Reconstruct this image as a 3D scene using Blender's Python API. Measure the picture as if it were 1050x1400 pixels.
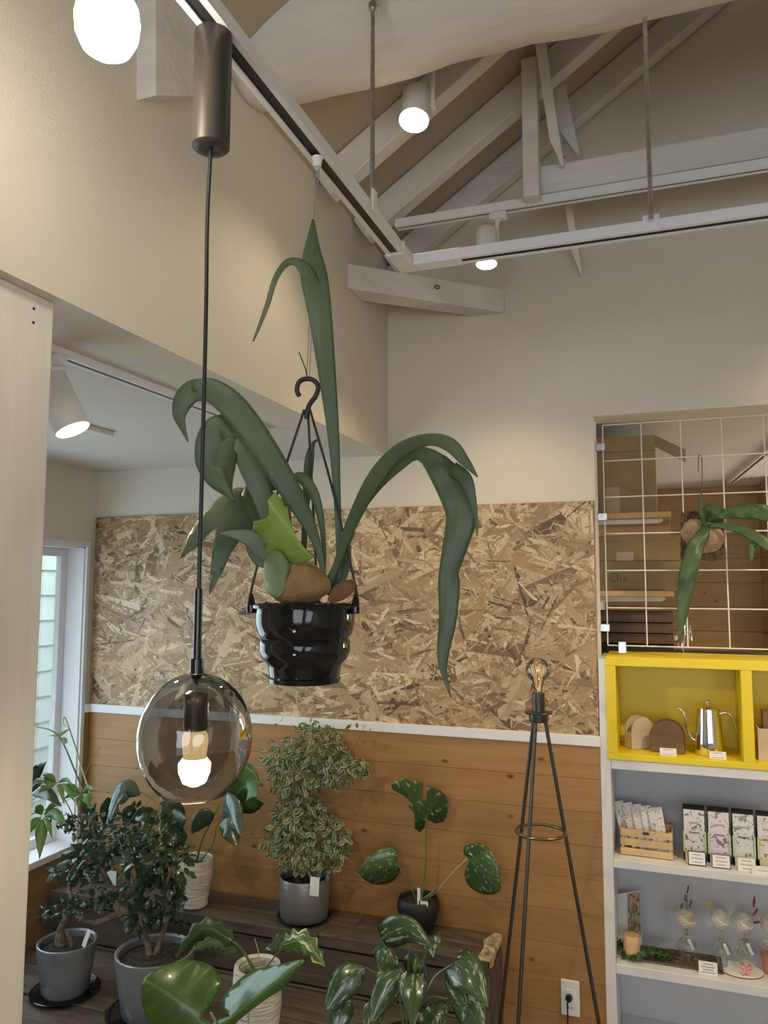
import bpy, math, random
from mathutils import Vector, Matrix, noise
random.seed(7)
rnd = random.random
def U(a, b): return a + (b - a) * random.random()
for o in list(bpy.data.objects): bpy.data.objects.remove(o)
S = bpy.context.scene; COL = S.collection
# ------------------------------------------------------------------ camera
YAW, PITCH, ROLL, F = 0.342439281, 0.0955133073, 0.00235855795, 1061.56
CAM = Vector((0, 0, 1.68))
_cy, _sy, _cp, _sp = math.cos(YAW), math.sin(YAW), math.cos(PITCH), math.sin(PITCH)
FWD = Vector((-_sy*_cp, _cy*_cp, _sp)); _r = Vector((_cy, _sy, 0)); _u = _r.cross(FWD)
RIGHT = math.cos(ROLL)*_r + math.sin(ROLL)*_u; UP = -math.sin(ROLL)*_r + math.cos(ROLL)*_u
cd = bpy.data.cameras.new('camera'); cam = bpy.data.objects.new('camera', cd); COL.objects.link(cam)
cam.matrix_world = Matrix(((RIGHT.x, UP.x, -FWD.x, CAM.x), (RIGHT.y, UP.y, -FWD.y, CAM.y), (RIGHT.z, UP.z, -FWD.z, CAM.z), (0, 0, 0, 1)))
cd.sensor_fit = 'HORIZONTAL'; cd.sensor_width = 36; cd.lens = F/1050*36; cd.clip_start = 0.02
S.camera = cam
# ------------------------------------------------------------------ exposure, world, daylight
S.view_settings.view_transform = 'Standard'; S.view_settings.look = 'None'
S.view_settings.gamma = 1; S.view_settings.use_curve_mapping = False
S.view_settings.exposure = 0.15
W = bpy.data.worlds.new('world'); S.world = W; W.use_nodes = True
W.node_tree.nodes['Background'].inputs[0].default_value = (0.62, 0.80, 1.0, 1)
W.node_tree.nodes['Background'].inputs[1].default_value = 1.1
def area(name, loc, target, sx, sy, power, color):
    l = bpy.data.lights.new(name, 'AREA'); l.shape = 'RECTANGLE'; l.size = sx; l.size_y = sy; l.energy = power; l.color = color
    o = bpy.data.objects.new(name, l); COL.objects.link(o); o.location = loc
    o.rotation_euler = (Vector(target) - Vector(loc)).to_track_quat('-Z', 'Y').to_euler(); return o
DAY = (0.96, 0.97, 1.0)
area('daylight', (-0.1, -2.42, 1.55), (-0.1, 0, .2), 1.5, 1.7, 23, DAY)
area('daylight', (1.9, -2.42, 1.55), (1.9, 0, .2), 1.3, 1.7, 19, DAY)
area('daylight', (-2.68, 2.1, 1.15), (-1.5, 2.1, 1.0), 1.2, 1.2, 15, (0.74, 0.88, 1.0))
area('daylight', (2.4, 5.0, 1.7), (0.3, 5.2, 1.6), 0.8, 1.0, 30, (1.0, 0.96, 0.88))  # added lamp lighting the back room, standing in for an unseen window
WARM = (1.0, 0.79, 0.50)
def spot(name, loc, target, power, deg=100, blend=.6, color=WARM, r=.03):
    l = bpy.data.lights.new(name, 'SPOT'); l.energy = power; l.color = color; l.spot_size = math.radians(deg); l.spot_blend = blend; l.shadow_soft_size = r
    o = bpy.data.objects.new(name, l); COL.objects.link(o); o.location = loc
    o.rotation_euler = (Vector(target) - Vector(loc)).to_track_quat('-Z', 'Y').to_euler(); return o
def point(name, loc, power, color=WARM, r=.03):
    l = bpy.data.lights.new(name, 'POINT'); l.energy = power; l.color = color; l.shadow_soft_size = r
    o = bpy.data.objects.new(name, l); COL.objects.link(o); o.location = loc; return o
# ------------------------------------------------------------------ pixel helpers (real distance always given)
def ray(x, y): return RIGHT*((x-525)/F) + UP*((700-y)/F) + FWD
def pY(x, y, Y): r = ray(x, y); return CAM + r*(Y/r.y)
def pX(x, y, X): r = ray(x, y); return CAM + r*(X/r.x)
def pZ(x, y, Z): r = ray(x, y); return CAM + r*((Z-CAM.z)/r.z)
def mpp(P): return (P-CAM).dot(FWD)/F
# ------------------------------------------------------------------ objects
ORG = {}
def T(name, label, cat, loc, group=None, kind=None):
    o = bpy.data.objects.new(name, None); COL.objects.link(o); o.location = loc; o.empty_display_size = .05
    ORG[o.name] = Vector(loc)
    if label: o['label'] = label
    if cat: o['category'] = cat
    if group: o['group'] = group
    if kind: o['kind'] = kind
    return o
def tag(o, label=None, cat=None, group=None, kind=None):
    if label: o['label'] = label
    if cat: o['category'] = cat
    if group: o['group'] = group
    if kind: o['kind'] = kind
    return o
class MB:
    def __init__(s): s.v = []; s.f = []; s.uv = []; s.col = []
    def add(s, vs, fs, uv=None):
        b = len(s.v); s.v += [Vector(p) for p in vs]
        for k, f in enumerate(fs):
            s.f.append([b+i for i in f])
            s.uv.append([uv[i] for i in f] if uv else [(0, 0)]*len(f))
        return s
    def obox(s, c, ax, ay, az):
        c = Vector(c); ax = Vector(ax); ay = Vector(ay); az = Vector(az)
        vs = [c+sx*ax+sy*ay+sz*az for sx in (-1, 1) for sy in (-1, 1) for sz in (-1, 1)]
        fs = [(0, 1, 3, 2), (4, 6, 7, 5), (0, 4, 5, 1), (2, 3, 7, 6), (0, 2, 6, 4), (1, 5, 7, 3)]
        if ax.cross(ay).dot(az) < 0: fs = [f[::-1] for f in fs]
        return s.add(vs, fs)
    def box(s, x0, x1, y0, y1, z0, z1):
        return s.obox(((x0+x1)/2, (y0+y1)/2, (z0+z1)/2), ((x1-x0)/2, 0, 0), (0, (y1-y0)/2, 0), (0, 0, (z1-z0)/2))
    def beam(s, a, b, w, h, up=(0, 0, 1)):
        a = Vector(a); b = Vector(b); d = (b-a); t = d.normalized(); sd = t.cross(Vector(up)).normalized(); u = sd.cross(t)
        return s.obox((a+b)/2, d/2, sd*w/2, u*h/2)
    def prism(s, poly, off):
        n = len(poly); off = Vector(off); poly = [Vector(p) for p in poly]
        s.add(poly + [p+off for p in poly], [tuple(range(n))[::-1], tuple(range(n, 2*n))] + [(i, (i+1) % n, n+(i+1) % n, n+i) for i in range(n)])
        return s
    def tube(s, pts, r, n=8, cap=True):
        pts = [Vector(p) for p in pts]; m = len(pts)
        rr = r if isinstance(r, (list, tuple)) else [r]*m
        t0 = (pts[1]-pts[0]).normalized(); a = t0.orthogonal().normalized(); vs = []
        for i, p in enumerate(pts):
            t = ((pts[min(i+1, m-1)]-pts[max(i-1, 0)])).normalized()
            a = (a - t*a.dot(t)).normalized(); b = t.cross(a)
            for k in range(n):
                an = 2*math.pi*k/n; vs.append(p + (a*math.cos(an)+b*math.sin(an))*rr[i])
        fs = [(i*n+k, i*n+(k+1) % n, (i+1)*n+(k+1) % n, (i+1)*n+k) for i in range(m-1) for k in range(n)]
        if cap: fs += [tuple(range(n))[::-1], tuple(range((m-1)*n, m*n))]
        return s.add(vs, fs)
    def lathe(s, prof, c, n=40, wob=0, sx=1, sy=1, axis=None):
        c = Vector(c); vs = []; uv = []
        M = Vector((0, 0, 1)).rotation_difference(Vector(axis)).to_matrix() if axis else None
        for i, (r, z) in enumerate(prof):
            for k in range(n):
                an = 2*math.pi*k/n
                q = r*(1+(wob*noise.noise((math.cos(an)*2, math.sin(an)*2, z*14)) if wob else 0))
                p = Vector((q*math.cos(an)*sx, q*math.sin(an)*sy, z)); p = M@p if M else p
                vs.append(c+p); uv.append((k/n, i/len(prof)))
        fs = [(i*n+k, i*n+(k+1) % n, (i+1)*n+(k+1) % n, (i+1)*n+k) for i in range(len(prof)-1) for k in range(n)]
        return s.add(vs, fs, uv)
    def disc(s, c, r, n=32, ax=(0, 0, 1)):
        c = Vector(c); M = Vector((0, 0, 1)).rotation_difference(Vector(ax)).to_matrix()
        return s.add([c+M@Vector((r*math.cos(2*math.pi*k/n), r*math.sin(2*math.pi*k/n), 0)) for k in range(n)], [tuple(range(n))])
    def ribbon(s, pts, wid, cup=.15, roll=0, m=4, lobe=0, side=None, wave=0, wf=9, notch=(), tap=None):
        """leaf blade: pts path, wid half-widths, fold upward at the rim by cup"""
        N = len(pts); vs = []; uv = []; prev = None
        for i, p in enumerate(pts):
            t = (pts[min(i+1, N-1)]-pts[max(i-1, 0)]).normalized()
            if side is None: w = t.cross((p-CAM).normalized())
            else: w = Vector(side)-t*t.dot(Vector(side))
            if w.length < 1e-4: w = prev or t.orthogonal()
            w.normalize()
            if prev and w.dot(prev) < 0 and side is None and False: w = -w
            rl = roll[i] if isinstance(roll, list) else roll
            w = Matrix.Rotation(rl, 3, t)@w
            if prev is not None: w = (w+prev*.6).normalized()
            prev = w; nn = w.cross(t).normalized(); v = i/(N-1)
            for k in range(m+1):
                q = -1+2*k/m; ww = wid[i]
                for (sd, vc, hw, dp) in notch:
                    if q*sd > .3 and abs(v-vc) < hw: ww *= 1-dp*(1-abs(v-vc)/hw)
                z = abs(q)**1.3*cup*ww + (wave*ww*math.sin(v*wf*2+q*2.0) if abs(q) > .6 else 0)
                vs.append(p + w*q*ww + nn*z - t*(lobe*wid[i]*abs(q)**1.5*max(0, 1-v*2.2)))
                uv.append((k/m, v))
        fs = [(i*(m+1)+k, i*(m+1)+k+1, (i+1)*(m+1)+k+1, (i+1)*(m+1)+k) for i in range(N-1) for k in range(m)]
        return s.add(vs, fs, uv)
    def build(s, name, mat, parent=None, smooth=False, bevel=0, label=None, cat=None, group=None, kind=None, thick=0, sub=0, auto=True):
        if parent is not None: org = ORG[parent.name]
        else:
            xs = [p.x for p in s.v]; ys = [p.y for p in s.v]; zs = [p.z for p in s.v]
            org = Vector(((min(xs)+max(xs))/2, (min(ys)+max(ys))/2, min(zs)))
        me = bpy.data.meshes.new(name); me.from_pydata([tuple(p-org) for p in s.v], [], s.f)
        ul = me.uv_layers.new(name='UVMap')
        flat = [c for f in s.uv for u in f for c in u]
        if len(flat) == len(ul.data)*2: ul.data.foreach_set('uv', flat)
        if s.col:
            at = me.color_attributes.new('tint', 'FLOAT_COLOR', 'CORNER'); arr = []
            for f, c in zip(s.f, s.col): arr += list(c)*len(f)
            at.data.foreach_set('color', arr)
        me.materials.append(mat)
        if smooth:
            me.polygons.foreach_set('use_smooth', [True]*len(me.polygons))
        o = bpy.data.objects.new(name, me); COL.objects.link(o)
        if parent is not None: o.parent = parent
        else: o.location = org
        ORG[o.name] = org
        if bevel:
            b = o.modifiers.new('bevel', 'BEVEL'); b.width = bevel; b.segments = 2; b.limit_method = 'ANGLE'
        if sub:
            b = o.modifiers.new('sub', 'SUBSURF'); b.levels = sub; b.render_levels = sub
        if thick:
            b = o.modifiers.new('solid', 'SOLIDIFY'); b.thickness = thick; b.offset = 0
        if smooth and auto:
            try: me.set_sharp_from_angle(angle=math.radians(40))
            except Exception: pass
        tag(o, label, cat, group, kind)
        return o
def cr(pts, n):
    """Catmull-Rom resample of vectors or tuples"""
    pts = [Vector(p) for p in pts]; P = [2*pts[0]-pts[1]] + pts + [2*pts[-1]-pts[-2]]; out = []
    k = len(pts)-1
    for j in range(n):
        u = j/(n-1)*k; i = min(int(u), k-1); t = u-i; a, b, c, d = P[i:i+4]
        out.append(.5*((2*b)+(c-a)*t+(2*a-5*b+4*c-d)*t*t+(3*b-a-3*c+d)*t**3))
    return out
# ------------------------------------------------------------------ materials
def nt(name):
    m = bpy.data.materials.new(name); m.use_nodes = True; t = m.node_tree; return m, t, t.nodes, t.nodes['Principled BSDF']
def sset(b, **k):
    for a, v in k.items():
        b.inputs[a.replace('_', ' ')].default_value = v
def plain(name, col, rough=.5, metal=0, var=.06, scale=8, bump=0, bscale=60, coat=0, stretch=(1, 1, 1), spec=.5, emis=None, es=0, trans=0):
    m, t, N, b = nt(name); L = t.links.new
    tc = N.new('ShaderNodeTexCoord'); mp = N.new('ShaderNodeMapping'); mp.inputs['Scale'].default_value = stretch; L(tc.outputs['Object'], mp.inputs[0])
    n = N.new('ShaderNodeTexNoise'); n.inputs['Scale'].default_value = scale; n.inputs['Detail'].default_value = 5; L(mp.outputs[0], n.inputs['Vector'])
    r = N.new('ShaderNodeValToRGB'); r.color_ramp.elements[0].position = .3; r.color_ramp.elements[1].position = .7
    r.color_ramp.elements[0].color = (*[max(0, c*(1-var*2)) for c in col], 1); r.color_ramp.elements[1].color = (*[min(1, c*(1+var)) for c in col], 1)
    L(n.outputs['Fac'], r.inputs[0]); L(r.outputs[0], b.inputs['Base Color'])
    sset(b, Roughness=rough, Metallic=metal); b.inputs['Coat Weight'].default_value = coat; b.inputs['Specular IOR Level'].default_value = spec
    if trans: b.inputs['Transmission Weight'].default_value = trans
    if emis: b.inputs['Emission Color'].default_value = (*emis, 1); b.inputs['Emission Strength'].default_value = es
    if bump:
        n2 = N.new('ShaderNodeTexNoise'); n2.inputs['Scale'].default_value = bscale; n2.inputs['Detail'].default_value = 4; L(mp.outputs[0], n2.inputs['Vector'])
        bp = N.new('ShaderNodeBump'); bp.inputs['Strength'].default_value = bump; bp.inputs['Distance'].default_value = .01
        L(n2.outputs['Fac'], bp.inputs['Height']); L(bp.outputs[0], b.inputs['Normal'])
    return m
def wood(name, c1, c2, ck, axis=0, rough=.5, knots=True, gs=14, worn=None):
    m, t, N, b = nt(name); L = t.links.new
    tc = N.new('ShaderNodeTexCoord'); oi = N.new('ShaderNodeObjectInfo')
    ad = N.new('ShaderNodeVectorMath'); ad.operation = 'ADD'; sc = N.new('ShaderNodeVectorMath'); sc.operation = 'SCALE'; sc.inputs[3].default_value = 7
    cmb = N.new('ShaderNodeCombineXYZ'); [L(oi.outputs['Random'], cmb.inputs[i]) for i in range(3)]
    L(cmb.outputs[0], sc.inputs[0]); L(tc.outputs['Object'], ad.inputs[0]); L(sc.outputs[0], ad.inputs[1])
    mp = N.new('ShaderNodeMapping'); s = [1, 1, 1]; s[axis] = .09; mp.inputs['Scale'].default_value = s; L(ad.outputs[0], mp.inputs[0])
    n = N.new('ShaderNodeTexNoise'); n.inputs['Scale'].default_value = gs*2; n.inputs['Detail'].default_value = 6; n.inputs['Distortion'].default_value = .6; L(mp.outputs[0], n.inputs['Vector'])
    n3 = N.new('ShaderNodeTexNoise'); n3.inputs['Scale'].default_value = gs*9; n3.inputs['Detail'].default_value = 3; L(mp.outputs[0], n3.inputs['Vector'])
    mx0 = N.new('ShaderNodeMix'); mx0.data_type = 'FLOAT'; mx0.inputs[0].default_value = .35; L(n.outputs['Fac'], mx0.inputs[2]); L(n3.outputs['Fac'], mx0.inputs[3])
    r = N.new('ShaderNodeValToRGB'); e = r.color_ramp.elements; e[0].position = .33; e[0].color = (*c2, 1); e[1].position = .62; e[1].color = (*c1, 1)
    L(mx0.outputs[0], r.inputs[0]); out = r.outputs[0]
    if knots:
        mk = N.new('ShaderNodeMapping'); s2 = [9, 9, 9]; s2[axis] = 5.5; mk.inputs['Scale'].default_value = s2; L(ad.outputs[0], mk.inputs[0])
        vo = N.new('ShaderNodeTexVoronoi'); vo.inputs['Scale'].default_value = 1; vo.inputs['Randomness'].default_value = 1; L(mk.outputs[0], vo.inputs['Vector'])
        kr = N.new('ShaderNodeValToRGB'); k = kr.color_ramp.elements; k[0].position = .04; k[0].color = (1, 1, 1, 1); k[1].position = .105; k[1].color = (0, 0, 0, 1)
        L(vo.outputs['Distance'], kr.inputs[0])
        mx = N.new('ShaderNodeMix'); mx.data_type = 'RGBA'; mx.inputs[7].default_value = (*ck, 1)
        L(kr.outputs[0], mx.inputs[0]); L(out, mx.inputs[6]); out = mx.outputs[2]
    hs = N.new('ShaderNodeHueSaturation'); mr = N.new('ShaderNodeMapRange'); mr.inputs[3].default_value = .92; mr.inputs[4].default_value = 1.06
    L(oi.outputs['Random'], mr.inputs[0]); L(mr.outputs[0], hs.inputs['Value']); L(out, hs.inputs['Color']); L(hs.outputs[0], b.inputs['Base Color'])
    b.inputs['Roughness'].default_value = rough
    bp = N.new('ShaderNodeBump'); bp.inputs['Strength'].default_value = .25; bp.inputs['Distance'].default_value = .004; L(mx0.outputs[0], bp.inputs['Height']); L(bp.outputs[0], b.inputs['Normal'])
    return m
def leafmat(name, c, c2, vein, rough=.35, white=None, wthr=.6, wscale=9, rim=None, veins=8, coat=0, spec=.5):
    m, t, N, b = nt(name); L = t.links.new
    tc = N.new('ShaderNodeTexCoord'); oi = N.new('ShaderNodeObjectInfo')
    n = N.new('ShaderNodeTexNoise'); n.inputs['Scale'].default_value = 12; n.inputs['Detail'].default_value = 4; L(tc.outputs['Object'], n.inputs['Vector'])
    r = N.new('ShaderNodeValToRGB'); r.color_ramp.elements[0].position = .35; r.color_ramp.elements[1].position = .68
    r.color_ramp.elements[0].color = (*c2, 1); r.color_ramp.elements[1].color = (*c, 1); L(n.outputs['Fac'], r.inputs[0])
    out = r.outputs[0]
    sp = N.new('ShaderNodeSeparateXYZ'); L(tc.outputs['UV'], sp.inputs[0])
    def M(op, a, bb=None, cc=None):
        q = N.new('ShaderNodeMath'); q.operation = op
        for i, z in enumerate((a, bb, cc)):
            if z is None: continue
            if isinstance(z, (int, float)): q.inputs[i].default_value = z
            else: L(z, q.inputs[i])
        return q.outputs[0]
    du = M('ABSOLUTE', M('SUBTRACT', sp.outputs[0], .5))           # 0 at the midrib .. .5 at the rim
    mid = M('LESS_THAN', du, .018)
    sv = M('LESS_THAN', M('FRACT', M('MULTIPLY', M('SUBTRACT', sp.outputs[1], M('MULTIPLY', du, .45)), veins)), .07)
    vf = M('MAXIMUM', mid, M('MULTIPLY', sv, .45))
    if white:
        mpw = N.new('ShaderNodeMapping'); mpw.inputs['Scale'].default_value = (2.2, 1, 1); L(tc.outputs['UV'], mpw.inputs[0])
        sh = N.new('ShaderNodeVectorMath'); sh.operation = 'ADD'; cb = N.new('ShaderNodeCombineXYZ'); L(M('MULTIPLY', oi.outputs['Random'], 30), cb.inputs[0]); L(M('MULTIPLY', oi.outputs['Random'], 17), cb.inputs[1])
        L(mpw.outputs[0], sh.inputs[0]); L(cb.outputs[0], sh.inputs[1])
        nw = N.new('ShaderNodeTexNoise'); nw.inputs['Scale'].default_value = wscale; nw.inputs['Detail'].default_value = 5; nw.inputs['Roughness'].default_value = .68; L(sh.outputs[0], nw.inputs['Vector'])
        wr = N.new('ShaderNodeValToRGB'); wr.color_ramp.elements[0].position = wthr; wr.color_ramp.elements[1].position = wthr+.025; L(nw.outputs['Fac'], wr.inputs[0])
        mw = N.new('ShaderNodeMix'); mw.data_type = 'RGBA'; mw.inputs[7].default_value = (*white, 1); L(wr.outputs[0], mw.inputs[0]); L(out, mw.inputs[6]); out = mw.outputs[2]
    if rim:
        rr = M('GREATER_THAN', M('ADD', du, M('MULTIPLY', n.outputs['Fac'], .18)), .40)
        mw = N.new('ShaderNodeMix'); mw.data_type = 'RGBA'; mw.inputs[7].default_value = (*rim, 1); L(rr, mw.inputs[0]); L(out, mw.inputs[6]); out = mw.outputs[2]
    mv = N.new('ShaderNodeMix'); mv.data_type = 'RGBA'; mv.inputs[7].default_value = (*vein, 1); L(vf, mv.inputs[0]); L(out, mv.inputs[6])
    L(mv.outputs[2], b.inputs['Base Color']); sset(b, Roughness=rough); b.inputs['Coat Weight'].default_value = coat; b.inputs['Specular IOR Level'].default_value = spec
    bp = N.new('ShaderNodeBump'); bp.inputs['Strength'].default_value = .35; bp.inputs['Distance'].default_value = .003; L(vf, bp.inputs['Height']); bp.invert = True; L(bp.outputs[0], b.inputs['Normal'])
    tr = N.new('ShaderNodeBsdfTranslucent'); L(mv.outputs[2], tr.inputs[0]); ms = N.new('ShaderNodeMixShader'); ms.inputs[0].default_value = .18
    L(b.outputs[0], ms.inputs[1]); L(tr.outputs[0], ms.inputs[2]); L(ms.outputs[0], N['Material Output'].inputs[0])
    return m
def thinglass(name, tint=(1, 1, 1), refl=.12, rough=0.02, bump=0, tint2=None, fk=None):
    m, t, N, b = nt(name); L = t.links.new; N.remove(b)
    tr = N.new('ShaderNodeBsdfTransparent'); tr.inputs[0].default_value = (*tint, 1)
    gl = N.new('ShaderNodeBsdfGlossy'); gl.inputs['Roughness'].default_value = rough
    lw = N.new('ShaderNodeLayerWeight'); lw.inputs[0].default_value = .35
    if tint2:
        rp = N.new('ShaderNodeValToRGB'); rp.color_ramp.elements[0].position = .1; rp.color_ramp.elements[1].position = .85
        rp.color_ramp.elements[0].color = (*tint, 1); rp.color_ramp.elements[1].color = (*tint2, 1); L(lw.outputs['Facing'], rp.inputs[0]); L(rp.outputs[0], tr.inputs[0])
    ma = N.new('ShaderNodeMath'); ma.operation = 'MULTIPLY_ADD'; ma.inputs[1].default_value = fk or (1-refl*.6); ma.inputs[2].default_value = refl*.35; L(lw.outputs['Fresnel'], ma.inputs[0])
    if bump:
        n = N.new('ShaderNodeTexNoise'); n.inputs['Scale'].default_value = 22; tc = N.new('ShaderNodeTexCoord'); L(tc.outputs['Object'], n.inputs['Vector'])
        bp = N.new('ShaderNodeBump'); bp.inputs['Strength'].default_value = bump; bp.inputs['Distance'].default_value = .01; L(n.outputs['Fac'], bp.inputs['Height']); L(bp.outputs[0], gl.inputs['Normal'])
    ms = N.new('ShaderNodeMixShader'); L(ma.outputs[0], ms.inputs[0]); L(tr.outputs[0], ms.inputs[1]); L(gl.outputs[0], ms.inputs[2]); L(ms.outputs[0], N['Material Output'].inputs[0])
    return m
def emit(name, col, st):
    m, t, N, b = nt(name); N.remove(b); e = N.new('ShaderNodeEmission'); e.inputs[0].default_value = (*col, 1); e.inputs[1].default_value = st
    t.links.new(e.outputs[0], N['Material Output'].inputs[0]); return m
def flakemat():
    m, t, N, b = nt('strand_board'); L = t.links.new
    a = N.new('ShaderNodeVertexColor'); a.layer_name = 'tint'; tc = N.new('ShaderNodeTexCoord')
    mp = N.new('ShaderNodeMapping'); mp.inputs['Scale'].default_value = (1.2, 22, 1); L(tc.outputs['UV'], mp.inputs[0])
    n = N.new('ShaderNodeTexNoise'); n.inputs['Scale'].default_value = 1; n.inputs['Detail'].default_value = 4; L(mp.outputs[0], n.inputs['Vector'])
    mr = N.new('ShaderNodeMapRange'); mr.inputs[1].default_value = .3; mr.inputs[2].default_value = .7; mr.inputs[3].default_value = .72; mr.inputs[4].default_value = 1.14; L(n.outputs['Fac'], mr.inputs[0])
    h = N.new('ShaderNodeHueSaturation'); L(mr.outputs[0], h.inputs['Value']); L(a.outputs[0], h.inputs['Color']); L(h.outputs[0], b.inputs['Base Color'])
    sset(b, Roughness=.45); return m
M_wall = plain('wallpaper', (.73, .68, .585), .85, var=.02, scale=3, bump=.25, bscale=180)
M_ceil = plain('ceiling_paper', (.72, .70, .66), .85, var=.02, scale=3, bump=.2, bscale=160)
M_roof = plain('roof_lining', (.46, .38, .29), .85, var=.03, scale=3, bump=.1, bscale=90)
M_white = plain('white_paint', (.78, .77, .74), .55, var=.03, scale=10, bump=.08, bscale=30)
M_limew = plain('whitewashed_timber', (.75, .73, .69), .7, var=.08, scale=7, bump=.5, bscale=24, stretch=(.25, 1, 1))
M_post = plain('whitewashed_post', (.80, .76, .69), .6, var=.06, scale=9, bump=.25, bscale=30, stretch=(1, 1, .12))
M_trim = plain('trim_paint', (.80, .80, .82), .45, var=.02)
M_rail = plain('white_rail', (.84, .84, .85), .35, var=.02)
M_slot = plain('rail_slot', (.03, .03, .03), .5)
M_steel = plain('zinc_rod', (.62, .63, .64), .3, metal=1, var=.1, scale=60)
M_chrome = plain('chrome', (.80, .80, .80), .12, metal=1, var=.02)
M_black = plain('black_plastic', (.008, .009, .010), .07, var=.1)
M_blackm = plain('black_matte', (.02, .02, .022), .5, var=.1, bump=.1)
M_cup = plain('dark_canister', (.10, .085, .075), .38, metal=.4, var=.04)
M_lampm = plain('gunmetal', (.10, .09, .075), .38, metal=.8, var=.1)
M_brass = plain('dark_brass', (.20, .15, .08), .35, metal=.85, var=.1)
M_pine = wood('pine_plank', (.40, .215, .080), (.31, .16, .056), (.09, .042, .02), 0, .42)
M_pine2 = wood('pine_plank_side', (.34, .20, .095), (.27, .15, .065), (.10, .045, .02), 1, .45)
M_pineb = wood('dark_pine_plank', (.40, .24, .085), (.31, .175, .06), (.10, .05, .02), 0, .45)
M_old = wood('reclaimed_timber', (.145, .105, .075), (.048, .035, .027), (.03, .02, .015), 0, .7, gs=9)
M_olde = plain('worn_end_grain', (.50, .40, .24), .7, var=.35, scale=40, bump=.6, bscale=80)
M_crate = wood('crate_pine', (.72, .50, .28), (.62, .40, .20), (.3, .15, .08), 0, .55, knots=False)
M_yellow = plain('yellow_paint', (.86, .66, .015), .4, var=.02)
M_shelf = plain('shelf_white', (.76, .76, .76), .42, var=.02)
M_shelfin = plain('shelf_inside', (.58, .59, .61), .5, var=.02)
M_card = plain('cardboard', (.38, .28, .15), .8, var=.05, scale=12, bump=.1)
M_cardd = plain('cardboard_edge', (.25, .16, .08), .8, var=.05)
M_tape = plain('packing_tape', (.50, .37, .22), .3, var=.03)
M_paper = plain('paper', (.82, .80, .76), .6, var=.02)
M_ink = plain('ink', (.06, .06, .07), .7)
M_soil = plain('soil', (.045, .03, .02), .95, var=.5, scale=70, bump=1, bscale=120)
M_gpot = plain('grey_glaze', (.19, .20, .21), .3, var=.12, scale=6, coat=.3)
M_cyl = plain('pewter_pot', (.27, .27, .265), .38, metal=.5, var=.12, scale=6, stretch=(.2, .2, 6), bump=.08, bscale=20)
M_wpot = plain('textured_ceramic', (.72, .68, .60), .65, var=.1, scale=25, bump=.9, bscale=55, stretch=(.4, .4, 2.5))
M_bark = plain('bark', (.20, .15, .10), .85, var=.3, scale=40, bump=.8, bscale=60)
M_stem = plain('green_stem', (.12, .20, .05), .45, var=.15)
M_stemp = plain('pale_stem', (.42, .44, .22), .5, var=.12)
M_vine = plain('olive_stem', (.16, .17, .09), .5, var=.15)
M_frond = leafmat('staghorn_frond', (.135, .182, .102), (.072, .105, .056), (.125, .17, .095), .45, veins=0.001)
M_frondk = leafmat('deep_green_frond', (.07, .13, .045), (.035, .07, .025), (.09, .15, .06), .4, veins=.001)
M_frondp = leafmat('pale_staghorn_frond', (.22, .27, .19), (.13, .18, .12), (.23, .28, .20), .5, veins=0.001)
M_shield = leafmat('shield_frond', (.34, .44, .07), (.20, .32, .06), (.37, .47, .10), .5, veins=7)
M_brown = plain('brown_shield', (.40, .24, .10), .8, var=.22, scale=14, bump=.6, bscale=70)
M_fic = leafmat('variegated_fig_leaf', (.13, .18, .08), (.07, .11, .045), (.16, .22, .1), .4, rim=(.74, .72, .48), veins=.001)
M_dark = leafmat('dark_glossy_leaf', (.030, .060, .030), (.016, .036, .018), (.06, .1, .05), .25, coat=.4, veins=.001)
M_mid = leafmat('green_leaf', (.075, .16, .04), (.045, .11, .03), (.14, .24, .08), .35, veins=7)
M_pach = leafmat('fresh_green_leaf', (.13, .25, .05), (.08, .18, .035), (.22, .34, .1), .35, veins=9)
M_mons = leafmat('variegated_leaf', (.05, .115, .03), (.025, .065, .02), (.10, .17, .06), .3, white=(.66, .68, .46), wthr=.585, wscale=7, coat=.3, veins=.001)
M_poth = leafmat('marbled_leaf', (.035, .08, .032), (.02, .05, .022), (.09, .15, .06), .25, white=(.70, .72, .58), wthr=.565, wscale=2.4, coat=.5, veins=.001)
M_big = leafmat('broad_leaf', (.075, .16, .035), (.05, .115, .025), (.10, .20, .05), .3, veins=5, coat=.15)
M_phil = leafmat('cream_splashed_leaf', (.10, .19, .04), (.05, .12, .03), (.3, .4, .12), .35, white=(.74, .72, .36), wthr=.56, wscale=1.6)
M_phild = leafmat('dark_splashed_leaf', (.05, .10, .03), (.03, .065, .02), (.1, .16, .06), .35, white=(.55, .55, .28), wthr=.66, wscale=3)
M_bluel = leafmat('painted_sheen_leaf', (.11, .17, .13), (.07, .11, .08), (.16, .24, .16), .12, coat=1, veins=5)  # base colour lightened and blued to imitate the window sky reflecting off the leaf
M_smoke = thinglass('smoked_glass', (.50, .48, .46), .22, .02, bump=.35, tint2=(.10, .10, .10), fk=.45)
M_clear = thinglass('clear_glass', (.96, .97, .96), .15, .02, fk=.35)
M_pane = thinglass('window_glass', (.96, .98, .98), .1, .01, fk=.25)
M_amber = thinglass('amber_bulb_glass', (.97, .90, .76), .2, .02)
M_hot = emit('lit_bulb', (1.0, .86, .62), 14)
M_hot2 = emit('lit_globe', (1.0, .93, .78), 10)
M_warmglow = emit('warm_bulb_neck', (1.0, .70, .30), 1.0)
M_fil = emit('filament', (1.0, .75, .35), .9)
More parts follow.
